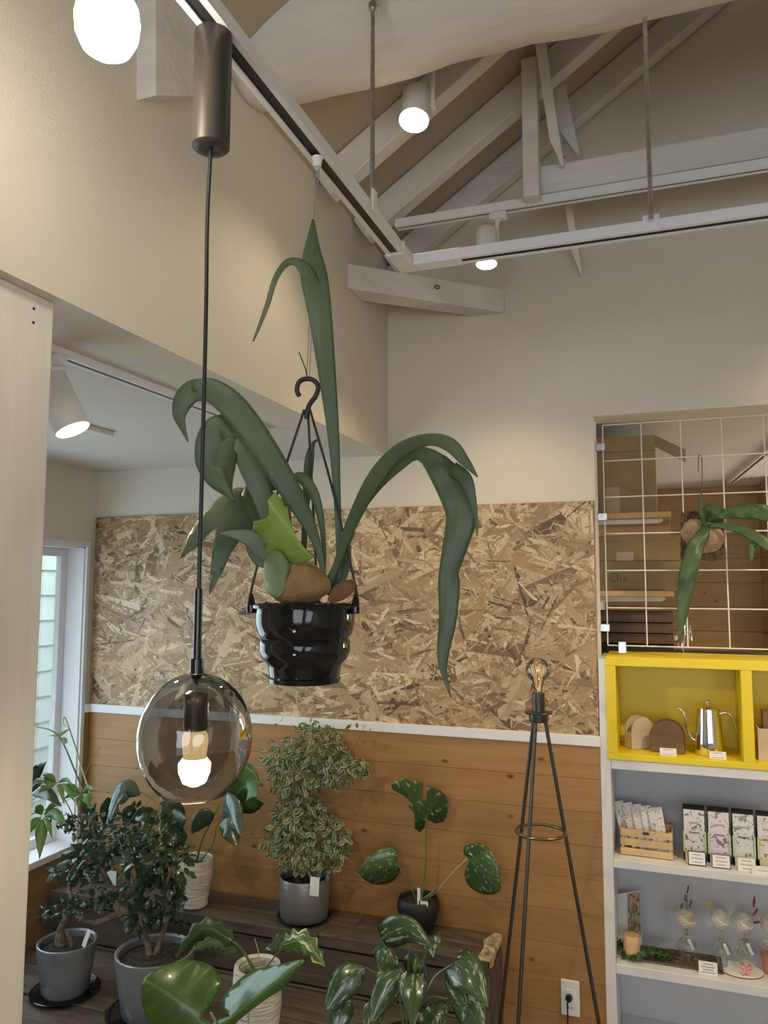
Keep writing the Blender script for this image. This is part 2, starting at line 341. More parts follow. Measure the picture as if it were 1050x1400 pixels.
# ------------------------------------------------------------------ room shell
XL, XA, YB = -1.054, -2.515, 3.0          # upper left wall, alcove wall, back wall
ZS = 2.22                                  # underside of the left upper wall and alcove ceiling
ZE, SL = 3.051, .686                       # eave height, roof slope
XR, YR, XRI = 2.8, -2.5, .88               # right wall, rear wall, ridge
ZR = ZE+(XRI-XL)*SL
def struct(mb, name, mat, **k): return mb.build(name, mat, kind='structure', **k)
struct(MB().box(-2.9, XR+.15, YR-.15, 6.2, -.1, 0), 'floor', plain('floor_boards', (.30, .22, .15), .5, var=.1, stretch=(1, .1, 1)))
# left upper wall (over the alcove)
struct(MB().box(XL-.12, XL, YR, YB, ZS, ZE), 'wall_left', M_wall)
struct(MB().box(XA-.15, XL-.12, YR, YB, ZS, ZS+.12), 'ceiling', M_ceil)
# back wall: pieces round the opening
OX0, OX1, OZ0, OZ1 = -.227, 1.35, 1.43, 1.68+.645
wb = MB().box(XA-.15, OX0, YB, YB+.14, 0, ZS+.15).box(XL-.12, OX0, YB, YB+.14, ZS+.15, ZE).box(OX0, OX1, YB, YB+.14, OZ1, ZE).box(OX1, XR, YB, YB+.14, 0, ZE)
wb.prism([(XL-.12, YB, ZE), (XR, YB, ZE), (XR, YB, ZE+.01), (XRI, YB, ZR), (XL-.12, YB, ZE-.02)], (0, .14, 0))
WB = struct(wb, 'wall_back', M_wall)
# roof planes
t = .1
struct(MB().prism([(XL-.12, YR, ZE-.12*SL), (XRI, YR, ZR), (XRI, YR, ZR+t), (XL-.12, YR, ZE-.12*SL+t)], (0, YB-YR+.14, 0)), 'ceiling_left_slope', M_roof)
ZRR = ZR-(XR-XRI)*SL
struct(MB().prism([(XRI, YR, ZR), (XR, YR, ZRR), (XR, YR, ZRR+t), (XRI, YR, ZR+t)], (0, YB-YR+.14, 0)), 'ceiling_right_slope', M_roof)
struct(MB().box(XR, XR+.12, YR, YB, 0, ZRR+.1), 'wall_right', M_wall)
# rear wall with two windows
rw = MB()
for x0, x1, z0, z1 in ((-2.7, -.9, 0, ZR+.1), (.7, 1.2, 0, ZR+.1), (2.6, XR+.1, 0, ZR+.1), (-.9, .7, 0, .6), (1.2, 2.6, 0, .6), (-.9, .7, 2.5, ZR+.1), (1.2, 2.6, 2.5, ZR+.1)):
    rw.box(x0, x1, YR-.15, YR, z0, z1)
struct(rw, 'wall_rear', M_wall)
# alcove left wall with window
WY0, WY1, WZ0, WZ1 = 1.35, 2.93, .535, 1.86
al = MB().box(XA-.13, XA, YR, WY0, 0, ZS).box(XA-.13, XA, WY1, YB, 0, ZS).box(XA-.13, XA, WY0, WY1, WZ1, ZS).box(XA-.13, XA, WY0, WY1, 0, WZ0)
WA = struct(al, 'wall_alcove_left', M_wall)
# window
win = T('window_1', None, None, (XA, (WY0+WY1)/2, WZ0), kind='structure')
cs = .022
mb = MB().box(XA-.002, XA+.012, WY1, WY1+cs, WZ0-.03, WZ1+cs).box(XA-.002, XA+.012, WY0-cs, WY0, WZ0-.03, WZ1+cs).box(XA-.002, XA+.012, WY0, WY1, WZ1, WZ1+cs)
mb.build('casing', M_trim, win, bevel=.002)
mb = MB().box(XA-.13, XA, WY1-.008, WY1, WZ0, WZ1).box(XA-.13, XA, WY0, WY0+.008, WZ0, WZ1).box(XA-.13, XA, WY0, WY1, WZ1-.008, WZ1)
mb.build('jamb_lining', M_trim, win)
MB().box(XA-.13, XA+.03, WY0-.02, WY1+.01, WZ0-.025, WZ0+.004).build('sill', M_trim, win, bevel=.003)
fr = MB(); fx0, fx1 = XA-.125, XA-.095
for y0, y1 in ((WY0+.008, WY0+.045), (WY1-.045, WY1-.008), ((WY0+WY1)/2-.02, (WY0+WY1)/2+.02)): fr.box(fx0, fx1, y0, y1, WZ0+.004, WZ1-.008)
for z0, z1 in ((WZ0+.004, WZ0+.045), (WZ1-.045, WZ1-.008)): fr.box(fx0+.001, fx1-.001, WY0+.0455, WY1-.0455, z0, z1)
fr.build('window_frame', M_trim, win, bevel=.002)
for y0, y1 in ((WY0+.04, (WY0+WY1)/2-.015), ((WY0+WY1)/2+.015, WY1-.04)):
    MB().box(XA-.112, XA-.108, y0, y1, WZ0+.04, WZ1-.04).build('pane', M_pane, win)
# outside: neighbour's clapboard wall, daylit
nb = T('neighbour_wall', 'pale green clapboard wall of the next house outside the alcove window', 'wall', (-3.7, 2.6, 0))
M_side = plain('siding_paint', (.70, .72, .62), .7, var=.05)
MB().box(-3.82, -3.74, 0, 6, -.3, 3.3).build('backing', M_side, nb)
for i in range(22):
    z = -.3+i*.16; MB().prism([(-3.74, 0, z), (-3.724, 0, z), (-3.737, 0, z+.158), (-3.74, 0, z+.155)], (0, 6, 0)).build('board', M_side, nb)
area('sky_daylight', (-3.15, 3.2, 3.2), (-3.75, 3.4, .8), .8, 3.5, 170, (.72, .88, 1.0))
MB().box(-4, XA-.15, -1, 7, -.4, -.3).build('ground_outside', plain('gravel', (.4, .4, .38), .9, var=.2), kind='structure')
# strand board and pine panelling on the back wall
ZT0, ZT1 = 1.68-.566, 1.68-.545            # white rail between them
ZO1 = 1.68+.322
osb = T('strand_board_panel', 'strand board panel of pressed wood flakes on the back wall above the white rail', 'panel', (-1.37, YB, ZT1))
MB().box(XA+.004, OX0-.004, YB-.009, YB-.0005, ZT1, ZO1).build('board', plain('strand_core', (.33, .20, .10), .7, var=.35, scale=50), osb)
fl = MB()
pal = [((.58, .45, .29), 6), ((.50, .37, .23), 6), ((.42, .29, .17), 6), ((.33, .22, .13), 5), ((.24, .15, .085), 3.2), ((.70, .59, .42), 5), ((.12, .075, .045), 2), ((.42, .26, .14), 3)]
pc = [p[0] for p in pal]; pw = [p[1] for p in pal]
nfl = 12000
for i in range(nfl):
    lay = i/nfl
    L_ = U(.02, .055)*(2.4 if rnd() < .24 else 1); w_ = L_*U(.10, .36) if rnd() < .75 else L_*U(.03, .09)
    if lay > .7 and rnd() < .55: L_ *= .55; w_ *= .5
    if lay < .35: L_ *= 1.25; w_ *= 1.4
    a = random.gauss(0, .75) if rnd() < .8 else U(-1.6, 1.6)
    cx, cz = U(XA+.01, OX0-.01), U(ZT1+.004, ZO1-.004); y = YB-.0092-lay*.0011
    ca, sa = math.cos(a), math.sin(a); n = random.choice((4, 5, 6)); pts = []
    base = [(-1, -1), (1, -1), (1, 1), (-1, 1)] if n == 4 else ([(-1, -.7), (.7, -1), (1, .1), (.8, 1), (-1, .8)] if n == 5 else [(-1, -.3), (-.7, -1), (.8, -.9), (1, .2), (.75, 1), (-.8, .7)])
    tz = U(-.0006, .0006); ok = True
    for bx, bz in base:
        bx *= L_*U(.86, 1.08); bz *= w_*U(.7, 1.2)
        X, Z = cx+bx*ca-bz*sa, cz+bx*sa+bz*ca
        X = min(max(X, XA+.005), OX0-.006); Z = min(max(Z, ZT1+.001), ZO1-.001)
        pts.append((X, y+tz*bz/w_, Z))
    fl.add(pts, [tuple(range(len(pts)))], [((p[0]*ca+p[2]*sa)*30+i*.37, ((-p[0]*sa+p[2]*ca))*30+i*.7) for p in pts])
    c = random.choices(pc, pw)[0]; k = U(.85, 1.15); fl.col.append((c[0]*k, c[1]*k*.97, c[2]*k*.88, 1))
fl.build('wood_flakes', flakemat(), osb, kind='stuff')
tr = MB().box(XA, OX0, YB-.022, YB, ZT0-.012, ZT1+.004).box(XA, XA+.02, WY1+cs, YB-.022, ZT0-.012, ZT1+.004)
struct(tr, 'trim_1', M_trim, bevel=.002)
z = ZT0-.012; k = 0
while z > .02:
    h = min(.118, z); d = U(0, .0008); g = .0005
    MB().box(XA+.012, OX0-.002, YB-.012-d, YB-.0005, z-h+g, z-g).build('plank', M_pine, WB, bevel=.0008)
    MB().box(XA+.0005, XA+.012, YR+2.5, YB-.012, z-h+g, min(z-g, 9)).build('plank', M_pine2, WA, bevel=.0015) if z-g < WZ0-.02 else None
    if z-g >= WZ0-.02: MB().box(XA+.0005, XA+.012, WY1+cs, YB-.013, z-h+g, z-g).build('plank', M_pine2, WA, bevel=.0015)
    z -= h
# post carrying the upper wall
pt = MB().box(XL-.125, XL-.027, 1.0, 1.148, 0, ZS)
post = T('wooden_post', 'whitewashed square wooden post at the left edge holding up the upper wall', 'post', (XL-.08, 1.05, 0))
pt.build('shaft', M_post, post, bevel=.004)
sc_ = MB()
for px, py in ((46, 422), (45.5, 441)):
    p = pX(px, py, XL-.027); sc_.lathe([(0, .0015), (.0028, .0012), (.003, 0)], p, 10, axis=(1, 0, 0))
sc_.build('screw_head', M_blackm, post)
# left gable block near the globe: plaster block under the log
struct(MB().prism([pX(187, -40, XL), pX(187, 137, XL), pX(265, 137, XL), pX(300, -10, XL)], (.05, 0, 0)), 'trim_2', M_limew)
# ------------------------------------------------------------------ roof timbers
def zroof(x): return ZE+(x-XL)*SL
for i, y in enumerate((2.28, 2.62, 2.955)):
    a = Vector((XL+.002, y, zroof(XL)-.0)); b = Vector((XRI, y, zroof(XRI))); dn = Vector((SL, 0, -1)).normalized()*.052
    mb = MB().beam(a+dn, b+dn, .06, .10, up=(0, 0, 1))
    mb.build('rafter', M_limew, None, bevel=.004, label=['first rafter beyond the log beam on the left slope', 'rafter that carries the hanging post and tie beam', 'rafter lying against the back wall along the gable slope'][i], cat='rafter')
# log beam
lg = MB(); N = 60; n = 28; vs = []
LOG = [(-1.2, 1.768, 3.166), (-1.054, 1.8, 3.199), (-.95, 1.823, 3.218), (-.85, 1.845, 3.234), (-.75, 1.867, 3.247), (-.635, 1.892, 3.265), (-.5, 1.9, 3.285), (-.4, 1.906, 3.291), (-.3, 1.912, 3.299), (-.2, 1.918, 3.293), (-.1, 1.924, 3.294), (0, 1.93, 3.307), (.1, 1.936, 3.311), (.2, 1.942, 3.319), (.3, 1.948, 3.324), (2.9, 2.0, 3.33)]
for i in range(N):
    x = XL+.001+(XR-XL)*(i/(N-1))**1.3
    for a, b in zip(LOG, LOG[1:]):
        if a[0] <= x <= b[0]: q = (x-a[0])/(b[0]-a[0]); yc = a[1]+(b[1]-a[1])*q; zc = a[2]+(b[2]-a[2])*q
    for k in range(n):
        an = 2*math.pi*k/n; r = .175*(1+.035*noise.noise((x*1.3, math.cos(an)*1.2, math.sin(an)*1.2)))+.005*noise.noise((x*7, an*2, 0))
        vs.append((x, yc+math.cos(an)*r, zc+math.sin(an)*r))
fs = [(i*n+k, (i+1)*n+k, (i+1)*n+(k+1) % n, i*n+(k+1) % n) for i in range(N-1) for k in range(n)] + [tuple(range(n)), tuple(range((N-1)*n, N*n))[::-1]]
lg.add(vs, fs).build('log_beam', M_limew, smooth=True, auto=False, label='thick uneven whitewashed log beam crossing overhead from the left wall', cat='beam')
# tie beam, hanging post, braces
yt = 2.6
z0, z1 = 1.68+1.352, 1.68+1.452
MB().box(-.372, XR, yt, yt+.09, z0, z1).build('tie_beam', M_limew, bevel=.004, label='horizontal white tie beam starting at the hanging post and running right', cat='beam')
MB().box(pY(715, 265, 2.53).x, pY(737, 265, 2.53).x, 2.528, 2.586, pY(720, 268, 2.53).z, zroof(pY(715, 265, 2.53).x)-.003).build('hanging_post', M_limew, bevel=.004, label='short vertical white post hanging from the rafter at the end of the tie beam', cat='post')
def strut(px0, py0, Y0, px1, py1, Y1, w, lab):
    a = pY(px0, py0, Y0); b = pY(px1, py1, Y1)
    d = (b-a).normalized(); mb = MB(); sd = Vector((1, 0, 0)); sd = (sd-d*d.dot(sd)).normalized(); nn = d.cross(sd)
    e = b-d*.10
    vs = [a-sd*w-nn*.02, a+sd*w-nn*.02, a+sd*w+nn*.02, a-sd*w+nn*.02, e-sd*w-nn*.02, e+sd*w-nn*.02, e+sd*w+nn*.02, e-sd*w+nn*.02, b+sd*w*.5-nn*.012, b+sd*w-nn*.012, b+sd*w+nn*.012, b+sd*w*.5+nn*.012]
    mb.add(vs, [(3, 2, 1, 0), (0, 1, 5, 4), (1, 2, 6, 5), (2, 3, 7, 6), (3, 0, 4, 7), (4, 5, 9, 8), (5, 6, 10, 9), (6, 7, 11, 10), (7, 4, 8, 11), (8, 9, 10, 11)])
    mb.build('brace', M_limew, bevel=.002, label=lab, cat='brace')
strut(733, 20, 2.49, 765, 231, 2.575, .017, 'slanting white brace in front of the tie beam, just right of the hanging post')
strut(742, 20, 2.72, 783, 214, 2.72, .025, 'wider slanting brace just behind the first one, ending above the tie beam')
strut(768, 215, 2.72, 792, 376, 2.985, .013, 'thin slanting brace end reaching the back wall below the tie beam')
# corner brace between left wall and back wall
a = Vector((XL+.0, 2.62, 1.68+1.14)); 
pl, pr = pX(475, 375, XL), pY(690, 413, YB-.004)
hb = .047
cb = T('corner_brace', 'white horizontal corner brace between left wall and back wall with bolt heads', 'beam', (pl+pr)/2)
dv = (pr-pl); dv.z = 0; dd = dv.normalized(); nn = Vector((-dd.y, dd.x, 0))
poly = [Vector((pl.x, pl.y, 0)), Vector((pr.x, pr.y-.0, 0)), Vector((pr.x-.13, YB-.002, 0)), Vector((XL+.001, pl.y+.14, 0))]
zc = (pl.z+pr.z)/2; mb = MB(); mb.prism([Vector((p.x, p.y, zc-hb)) for p in poly], (0, 0, 2*hb)); mb.build('timber', M_limew, cb, bevel=.004)
for f in (.1, .9):
    p = pl.lerp(pr, f); p.z = zc
    mb = MB().lathe([(0, .012), (.007, .012), (.009, .009), (.009, .004), (.02, .004), (.022, 0)], p-nn*.002, 14, axis=-nn); mb.build('bolt', M_limew, cb)
p = pl.lerp(pr, .55)+Vector((0, 0, .012)); p.z = zc+.012
MB().tube(cr([p-nn*.001+dd*(.011*math.cos(a_))+Vector((0, 0, .006*math.sin(a_))) for a_ in [j*.8 for j in range(8)]], 16), .0025, 6).build('hook_eye', M_blackm, cb)
# ------------------------------------------------------------------ lighting rails
H = 2.58; TX = -.657; TY = 2.03; RW = .046; RH = .028
def rail(root, name, a, b, w=RW, h=RH):
    """inverted U rail, slot on the underside"""
    a = Vector(a); b = Vector(b); d = (b-a).normalized(); sd = d.cross(Vector((0, 0, 1))); mb = MB(); L = (b-a)/2; c = (a+b)/2; z = Vector((0, 0, 1))
    mb.obox(c+z*(h*.85), L, sd*w/2, z*h*.15)
    for q in (-1, 1):
        mb.obox(c+sd*q*(w/2-.003)+z*(h*.35), L, sd*.003, z*h*.35)
        mb.obox(c+sd*q*(w/2-.009)+z*.0015, L, sd*.003, z*.0015)
    mb.build(name, M_rail, root)
    MB().obox(c+z*(h*.36), L*.998, sd*(w/2-.0065), z*(h*.36-.0045)).build('slot', M_slot, root)
ra = T('lighting_rail', 'white L shaped lighting rail hung from rods with its corner near the left wall', 'light rail', (TX, TY, H))
rail(ra, 'rail_section', (TX, -.9, H), (TX, TY-.09, H)); rail(ra, 'rail_section', (TX+.14, TY, H), (2.4, TY, H))
mb = MB().box(TX-.025, TX+.025, TY-.10, TY+.025, H-.002, H+RH+.002).box(TX+.025, TX+.16, TY-.025, TY+.025, H-.002, H+RH+.002); mb.build('corner_joint', M_rail, ra, bevel=.003)
MB().box(TX-.027, TX+.027, TY-.105, TY-.098, H-.004, H+RH+.004).build('joint_seam', M_trim, ra)
rb = T('lighting_rail', 'thin white lighting rail running under the tie beam along the back wall', 'light rail', (-.3, yt, z0-.04))
rail(rb, 'rail_section', (XL+.17, yt+.01, z0-.038), (2.4, yt+.01, z0-.038), .036, .03)
rods = [((TX+.022, 1.69), H+RH, 4.3, 'threaded steel rod with coupling in front of the log beam, above the left rail'), ((0.002, 1.985), H+RH, 3.16, 'threaded steel rod from the log beam down to the right rail')]
for (x, y), za, zb, lab in rods:
    zb = min(zb, zroof(x)-.01) if zb > 4 else zb
    r = T('hanging_rod', lab, 'rod', (x, y, za), 'rods holding the lighting rail')
    mb = MB(); nseg = int((zb-za)/.012); pts = [(x, y, za-.01+(zb-za+.01)*j/nseg) for j in range(nseg+1)]
    mb.tube(pts, [.0056+(.0005 if j % 2 else 0) for j in range(nseg+1)], 10); mb.build('threaded_rod', M_steel, r)
    if x < -.5:
        MB().tube([(x, y, 3.11), (x, y, 3.125)], .011, 6).build('nut', M_steel, r)
        MB().box(x+.006, x+.016, y-.010, y+.012, 3.125, 3.3).build('bracket', M_steel, r)
        MB().box(x+.002, x+.009, y-.014, y+.014, H+.002, H+RH+.03).build('clip', M_rail, r, bevel=.002)
    else:
        MB().box(x-.020, x+.020, TY-RW/2-.004, TY-RW/2-.0005, H-.002, H+RH+.012).build('clip', M_rail, r, bevel=.002)
        MB().tube([(x, TY-RW/2-.004, H+RH+.002), (x, TY-RW/2-.007, H+RH+.002)], .004, 8).build('screw', M_steel, r)
# alcove rail
rc = T('lighting_rail', 'white lighting rail on the low alcove ceiling with a black slot', 'light rail', (-1.31, 1.9, ZS))
rail(rc, 'rail_section', (-1.31, .6, ZS-.018), (-1.268, 2.33, ZS-.018), .038, .018)
MB().box(-1.30, -1.25, 2.30, 2.34, ZS-.02, ZS-.001).build('end_cap', M_trim, rc)
MB().box(-1.85, -1.80, 1.7, 2.22, ZS-.018, ZS).build('ceiling_batten', M_white, bevel=.003, label='short white batten fixed to the alcove ceiling', cat='batten')
# ------------------------------------------------------------------ spotlights
def spotlight(label, head, r, L, ax, railpt, power, deg=85, tgt=None, arm=True, grp='white track spotlights', blow=.9):
    head = Vector(head); ax = Vector(ax).normalized(); t = T('spotlight', label, 'spotlight', railpt, grp)
    b = head-ax*L/2; e = head+ax*L/2
    MB().lathe([(0, 0), (r*.93, 0), (r, .004), (r, L), (r*.93, L), (r*.9, L-.012), (r*.9, .02), (0, .02)], b, 30, axis=ax).build('housing', M_white, t, smooth=True)
    MB().lathe([(0, 0), (r*.55, -.001), (r*blow, -.004), (r*blow, -.010)], e+ax*.006, 30, axis=ax).build('lens', M_hot, t, smooth=True)
    rp = Vector(railpt); MB().box(rp.x-.03, rp.x+.03, rp.y-.014, rp.y+.014, rp.z-.026, rp.z).build('adapter', M_white, t, bevel=.004)
    side = (Vector((rp.x, rp.y, rp.z))-head); side.z = 0
    jt = head-ax*L*.1+(side.normalized()*(r+.008) if side.length > .005 else Vector((r+.008, 0, 0)))
    MB().tube([rp-Vector((0, 0, .02)), Vector((jt.x, jt.y, (rp.z+jt.z)/2+.01)), jt], .0085, 10).build('arm', M_white, t, smooth=True)
    MB().tube([jt-Vector((.0, .012, 0)), jt+Vector((0, .012, 0))], .010, 10).build('pivot', M_white, t)
    spot('spot_lamp', e+ax*.02, tgt or (e+ax), power, deg)
h2 = pY(665, 338, 2.57)
spotlight('white spotlight shining down from the rail under the tie beam', h2, .037, .13, (.02, -.12, -1), (pY(681, 292, yt+.01).x, yt+.01, z0-.038), 16, 110)
h1 = pY(568, 146, 2.125); 
spotlight('white spotlight hung below the log beam, brightly lit', h1, .044, .11, (.0, -.30, -1), (h1.x+.045, 2.15, zroof(h1.x+.015)-.002), 12, 100, blow=1.0)
ha = Vector((-1.30, 1.36, 1.985))
ha = pY(83, 552, 1.40)
spotlight('white alcove spotlight half hidden behind the wooden post', ha, .040, .135, (.42, .16, -.9), (-1.287, 1.37, ZS-.018), 22, 130, tgt=(-.6, 2.7, .6))
# globe lamp near the camera
gp = pY(147, 28, .86); gl = T('globe_lamp', 'glaring round globe bulb in the top left corner near the ceiling', 'lamp', (gp.x, gp.y, gp.z))
MB().lathe([(0, -.056), (.02, -.053), (.035, -.042), (.044, -.022), (.046, 0), (.043, .02), (.034, .038), (.022, .052), (.016, .07), (.014, .08)], gp, 32).build('bulb', M_hot2, gl, smooth=True)
MB().lathe([(.017, .075), (.02, .08), (.02, .14), (0, .142)], gp, 20).build('socket', M_white, gl, smooth=True)
MB().tube([gp+Vector((0, 0, .13)), gp+Vector((0, 0, .17)), (gp.x, .90, H-.0+.30), (TX, .90, H+RH+.06), (TX, .90, H+RH+.001)], .006, 8).build('arm', M_white, gl)
point('globe_light', gp-Vector((0, 0, .075)), 2.8, (1.0, .86, .66), .05)
# added spotlights, unseen past the right edge, brightening shelf and back wall
for x, y, zz, pw in ((.75, 1.99, 2.42, 42), (1.7, 1.99, 2.42, 16), (1.0, 2.6, 2.9, 15)):
    spotlight({.75: 'added unseen spotlight on the right rail, nearest outside the right edge', 1.7: 'added unseen spotlight on the right rail, farthest to the right', 1.0: 'added unseen spotlight under the tie beam right of the view'}[x], (x, y, zz), .037, .13, (-.12, .50, -1), (x-.06, y, zz+.13 if zz < 2.8 else z0-.038), pw, 110)
# ------------------------------------------------------------------ pendant lamp
P0 = Vector((TX, 1.03, H)); pd = T('pendant_lamp', 'pendant lamp with smoked glass shade and glowing bulb hanging in the foreground', 'lamp', P0)
pc_ = pY(290, 125, 1.03); k = mpp(pc_)
ztop = pY(290, 44, 1.03).z; zbot = pY(288, 205, 1.03).z; r = 25.5*k; X0 = pc_.x
MB().lathe([(0, zbot+.003), (r*.5, zbot), (r-.004, zbot+.001), (r, zbot+.005), (r, ztop-.005), (r-.004, ztop), (0, ztop)], (X0, 1.03, 0), 40).build('canister', M_cup, pd, smooth=True)
MB().lathe([(0, ztop), (.008, ztop), (.008, H-.0005), (0, H-.0005)], (X0, 1.03, 0), 12).build('mount', M_steel, pd)
g0 = pY(267, 1003, 1.03); kg = mpp(g0)
zt = pY(271, 920, 1.03).z; zb = pY(266, 1086, 1.03).z; zrod = pY(271, 805, 1.03).z; zcap = pY(271, 903, 1.03).z
pts = [(X0, 1.03, zbot+.003), (X0-.003, 1.03, zbot-.12), (X0-.001, 1.03, zbot-.3), (g0.x, 1.03, zrod)]
MB().tube(cr(pts, 14), .0033, 8).build('cord', M_blackm, pd, smooth=True)
MB().tube([(g0.x, 1.03, zrod), (g0.x, 1.03, zcap)], .0062, 14).build('tube', M_black, pd, smooth=True)
MB().lathe([(0, zcap+.004), (.0095, zcap+.003), (.010, zcap), (.010, zt-.004), (.0, zt-.005)], (g0.x, 1.03, 0), 20).build('cap', M_black, pd, smooth=True)
GR = 77*kg; zc = pY(267, 1008, 1.03).z; prof = []
for j in range(25):
    a = math.pi/2-j/24*(math.pi/2+.98); zz = zc+math.sin(a)*(zt-zc if a > 0 else (zc-zb)/math.sin(.98)); prof.append((max(.009, math.cos(a)*GR), zz))
MB().lathe(prof, (g0.x, 1.03, 0), 56, wob=.02).build('glass_shade', M_smoke, pd, smooth=True, auto=False)
rr = prof[-1][0]
MB().tube([(g0.x+rr*math.cos(a), 1.03+rr*math.sin(a), prof[-1][1]) for a in [j*math.pi/24 for j in range(49)]], .0014, 6, cap=False).build('glass_rim', M_clear, pd, smooth=True)
zs1 = pY(267, 998, 1.03).z; zs2 = pY(267, 1040, 1.03).z; zs3 = pY(267, 1074, 1.03).z
MB().lathe([(0, zt-.005), (.016, zt-.008), (.018, zt-.03), (.0175, zs1+.012), (.0185, zs1+.006), (.017, zs1), (0, zs1)], (g0.x, 1.03, 0), 28).build('socket', plain('dark_socket', (.05, .045, .04), .3, metal=.4), pd, smooth=True)
MB().lathe([(.014, zs1), (.019, zs1-.008), (.0195, zs1-.018), (.017, zs2+.006), (.018, zs2)], (g0.x, 1.03, 0), 28).build('bulb_neck', M_warmglow, pd, smooth=True)
MB().lathe([(.018, zs2+.004), (.024, zs2-.004), (.0235, zs2-.016), (.017, zs3+.004), (.007, zs3-.001), (0, zs3-.001)], (g0.x, 1.03, 0), 28).build('bulb', M_hot, pd, smooth=True)
point('pendant_light', (g0.x, 1.03, zs3-.012), 2.2, (1.0, .78, .5), .02)
# ------------------------------------------------------------------ floor lamp
LY = 2.65; q = pY(739, 1137, LY); LX = q.x; zt = pY(735, 985, LY).z; zr = q.z
lm = T('floor_lamp', 'dark metal tripod floor lamp with bare filament bulb in front of the pine wall', 'lamp', (LX, LY, 0))
k = mpp(q); Rr = 33*k; r0 = .02
for az in (2, 128, 232):
    A = math.radians(az); d = RIGHT*math.cos(A) + Vector((-RIGHT.y, RIGHT.x, 0))*math.sin(A); d.z = 0; d.normalize()
    g = (Rr-r0)/(zt-zr); f_ = r0+g*zt
    MB().tube([Vector((LX, LY, zt+.01))+d*r0, Vector((LX, LY, .004))+d*f_], .0062, 10).build('leg', M_lampm, lm, smooth=True)
MB().tube([(LX+Rr*math.cos(a), LY+Rr*math.sin(a), zr) for a in [j*math.pi/24 for j in range(49)]], .0055, 8, cap=False).build('ring', M_brass, lm, smooth=True)
zd = pY(735, 973, LY).z; zsk = pY(735, 947, LY).z
MB().lathe([(0, zt-.004), (.031, zt-.004), (.032, zt), (.032, zd-.006), (.046, zd-.005), (.047, zd-.002), (.046, zd), (0, zd)], (LX, LY, 0), 36).build('plate', M_lampm, lm, smooth=True)
MB().lathe([(.0, zd), (.021, zd), (.021, zsk-.002), (.019, zsk), (0, zsk)], (LX, LY, 0), 28).build('socket', M_lampm, lm, smooth=True)
zbk = pY(733, 916, LY).z; rb_ = 17*k
pr_ = [(.013, zsk), (.014, zsk+.012)]+[(rb_*math.cos(a), zbk+rb_*math.sin(a)) for a in [-1.05+j*(1.05+math.pi/2)/14 for j in range(15)]]
MB().lathe(pr_, (LX, LY, 0), 32).build('bulb', M_amber, lm, smooth=True, auto=False)
fb = MB()
for j in range(6):
    a = j*math.pi/3; x0, y0 = LX+.006*math.cos(a), LY+.006*math.sin(a); x1, y1 = LX+.024*math.cos(a+.4), LY+.024*math.sin(a+.4)
    fb.tube([(x0, y0, zsk+.01), (x1, y1, zbk+.018), (LX+.02*math.cos(a+1), LY+.02*math.sin(a+1), zbk-.012)], .0005, 5)
fb.build('filament', M_fil, lm)
# wall outlet and plug
oc = pY(780, 1363, YB-.0125)
out = T('wall_outlet', 'white rounded wall outlet plate on the pine panelling', 'outlet', oc)
zA, zB = pY(780, 1339, YB-.014).z, pY(780, 1388, YB-.014).z
MB().box(oc.x-.033, oc.x+.033, YB-.022, YB-.0135, zB, zA).build('plate', M_white, out, bevel=.006)
MB().box(oc.x-.017, oc.x+.017, YB-.0245, YB-.022, zB+.03, zA-.03).build('socket_face', M_paper, out, bevel=.002)
mb = MB()
for dz in (-.03,):
    for dx in (-.006, .006): mb.box(oc.x+dx-.001, oc.x+dx+.001, YB-.0252, YB-.0246, oc.z+dz-.005, oc.z+dz+.004)
mb.build('slot', M_slot, out)
pg = T('power_plug', 'black plug with cable plugged into the wall outlet', 'plug', (oc.x-.003, YB-.04, oc.z))
MB().lathe([(0, 0), (.011, 0), (.013, .004), (.011, .02), (.007, .024), (0, .024)], (oc.x-.003, YB-.0255, oc.z+.006), 16, axis=(0, -1, 0)).build('plug_body', M_black, pg, smooth=True)
MB().tube(cr([(oc.x-.003, YB-.04, oc.z+.004), (oc.x-.008, YB-.042, oc.z-.015), (oc.x-.009, YB-.035, oc.z-.08), (oc.x-.02, YB-.03, .01)], 14), .003, 7).build('cable', M_blackm, pg, smooth=True)
# ------------------------------------------------------------------ room behind the opening
BX0, BX1, BY, BZ = -.40, .66, 6.05, 1.68+.72
struct(MB().box(-.75, 2.6, YB+.14, BY+.1, BZ, BZ+.1), 'ceiling_back_room', M_ceil)
WBR = struct(MB().box(-.75, 2.6, BY, BY+.1, 0, BZ), 'wall_back_room', M_wall)
WBL = struct(MB().box(BX0-.1, BX0, YB+.14, BY, 0, BZ), 'wall_back_room_left', M_wall)
WBS = struct(MB().box(BX1+.012, BX1+.1, 5.55, BY, 0, BZ), 'wall_back_room_side', M_wall)
struct(MB().box(2.5, 2.6, YB+.14, BY, 0, BZ), 'wall_back_room_right', M_wall)
z = BZ-.002
while z > .9:
    MB().box(BX0, BX1, BY-.014-U(0, .002), BY-.001, z-.17, z-.0015).build('plank', M_pineb, WBR, bevel=.002)
    MB().box(BX1-.002, BX1+.012, 5.55, BY-.015, z-.17, z-.0015).build('plank', M_pine2, WBS, bevel=.002)
    z -= .1715
rd = T('lighting_rail', 'white lighting rail on the ceiling of the room behind the wire grid', 'light rail', (.4, 5.2, BZ))
rail(rd, 'rail_section', pZ(1000, 660, BZ-.02).xy.to_3d()+Vector((0, 0, BZ-.022)), Vector((.62, 3.3, BZ-.022)), .04, .022)
spotlight('added unseen spotlight in the back room right of the view', (1.05, 4.6, 2.2), .037, .13, (-.05, .15, -1), (1.05, 4.6, BZ), 24, 140)  # added lamp out of view, there to light the back room
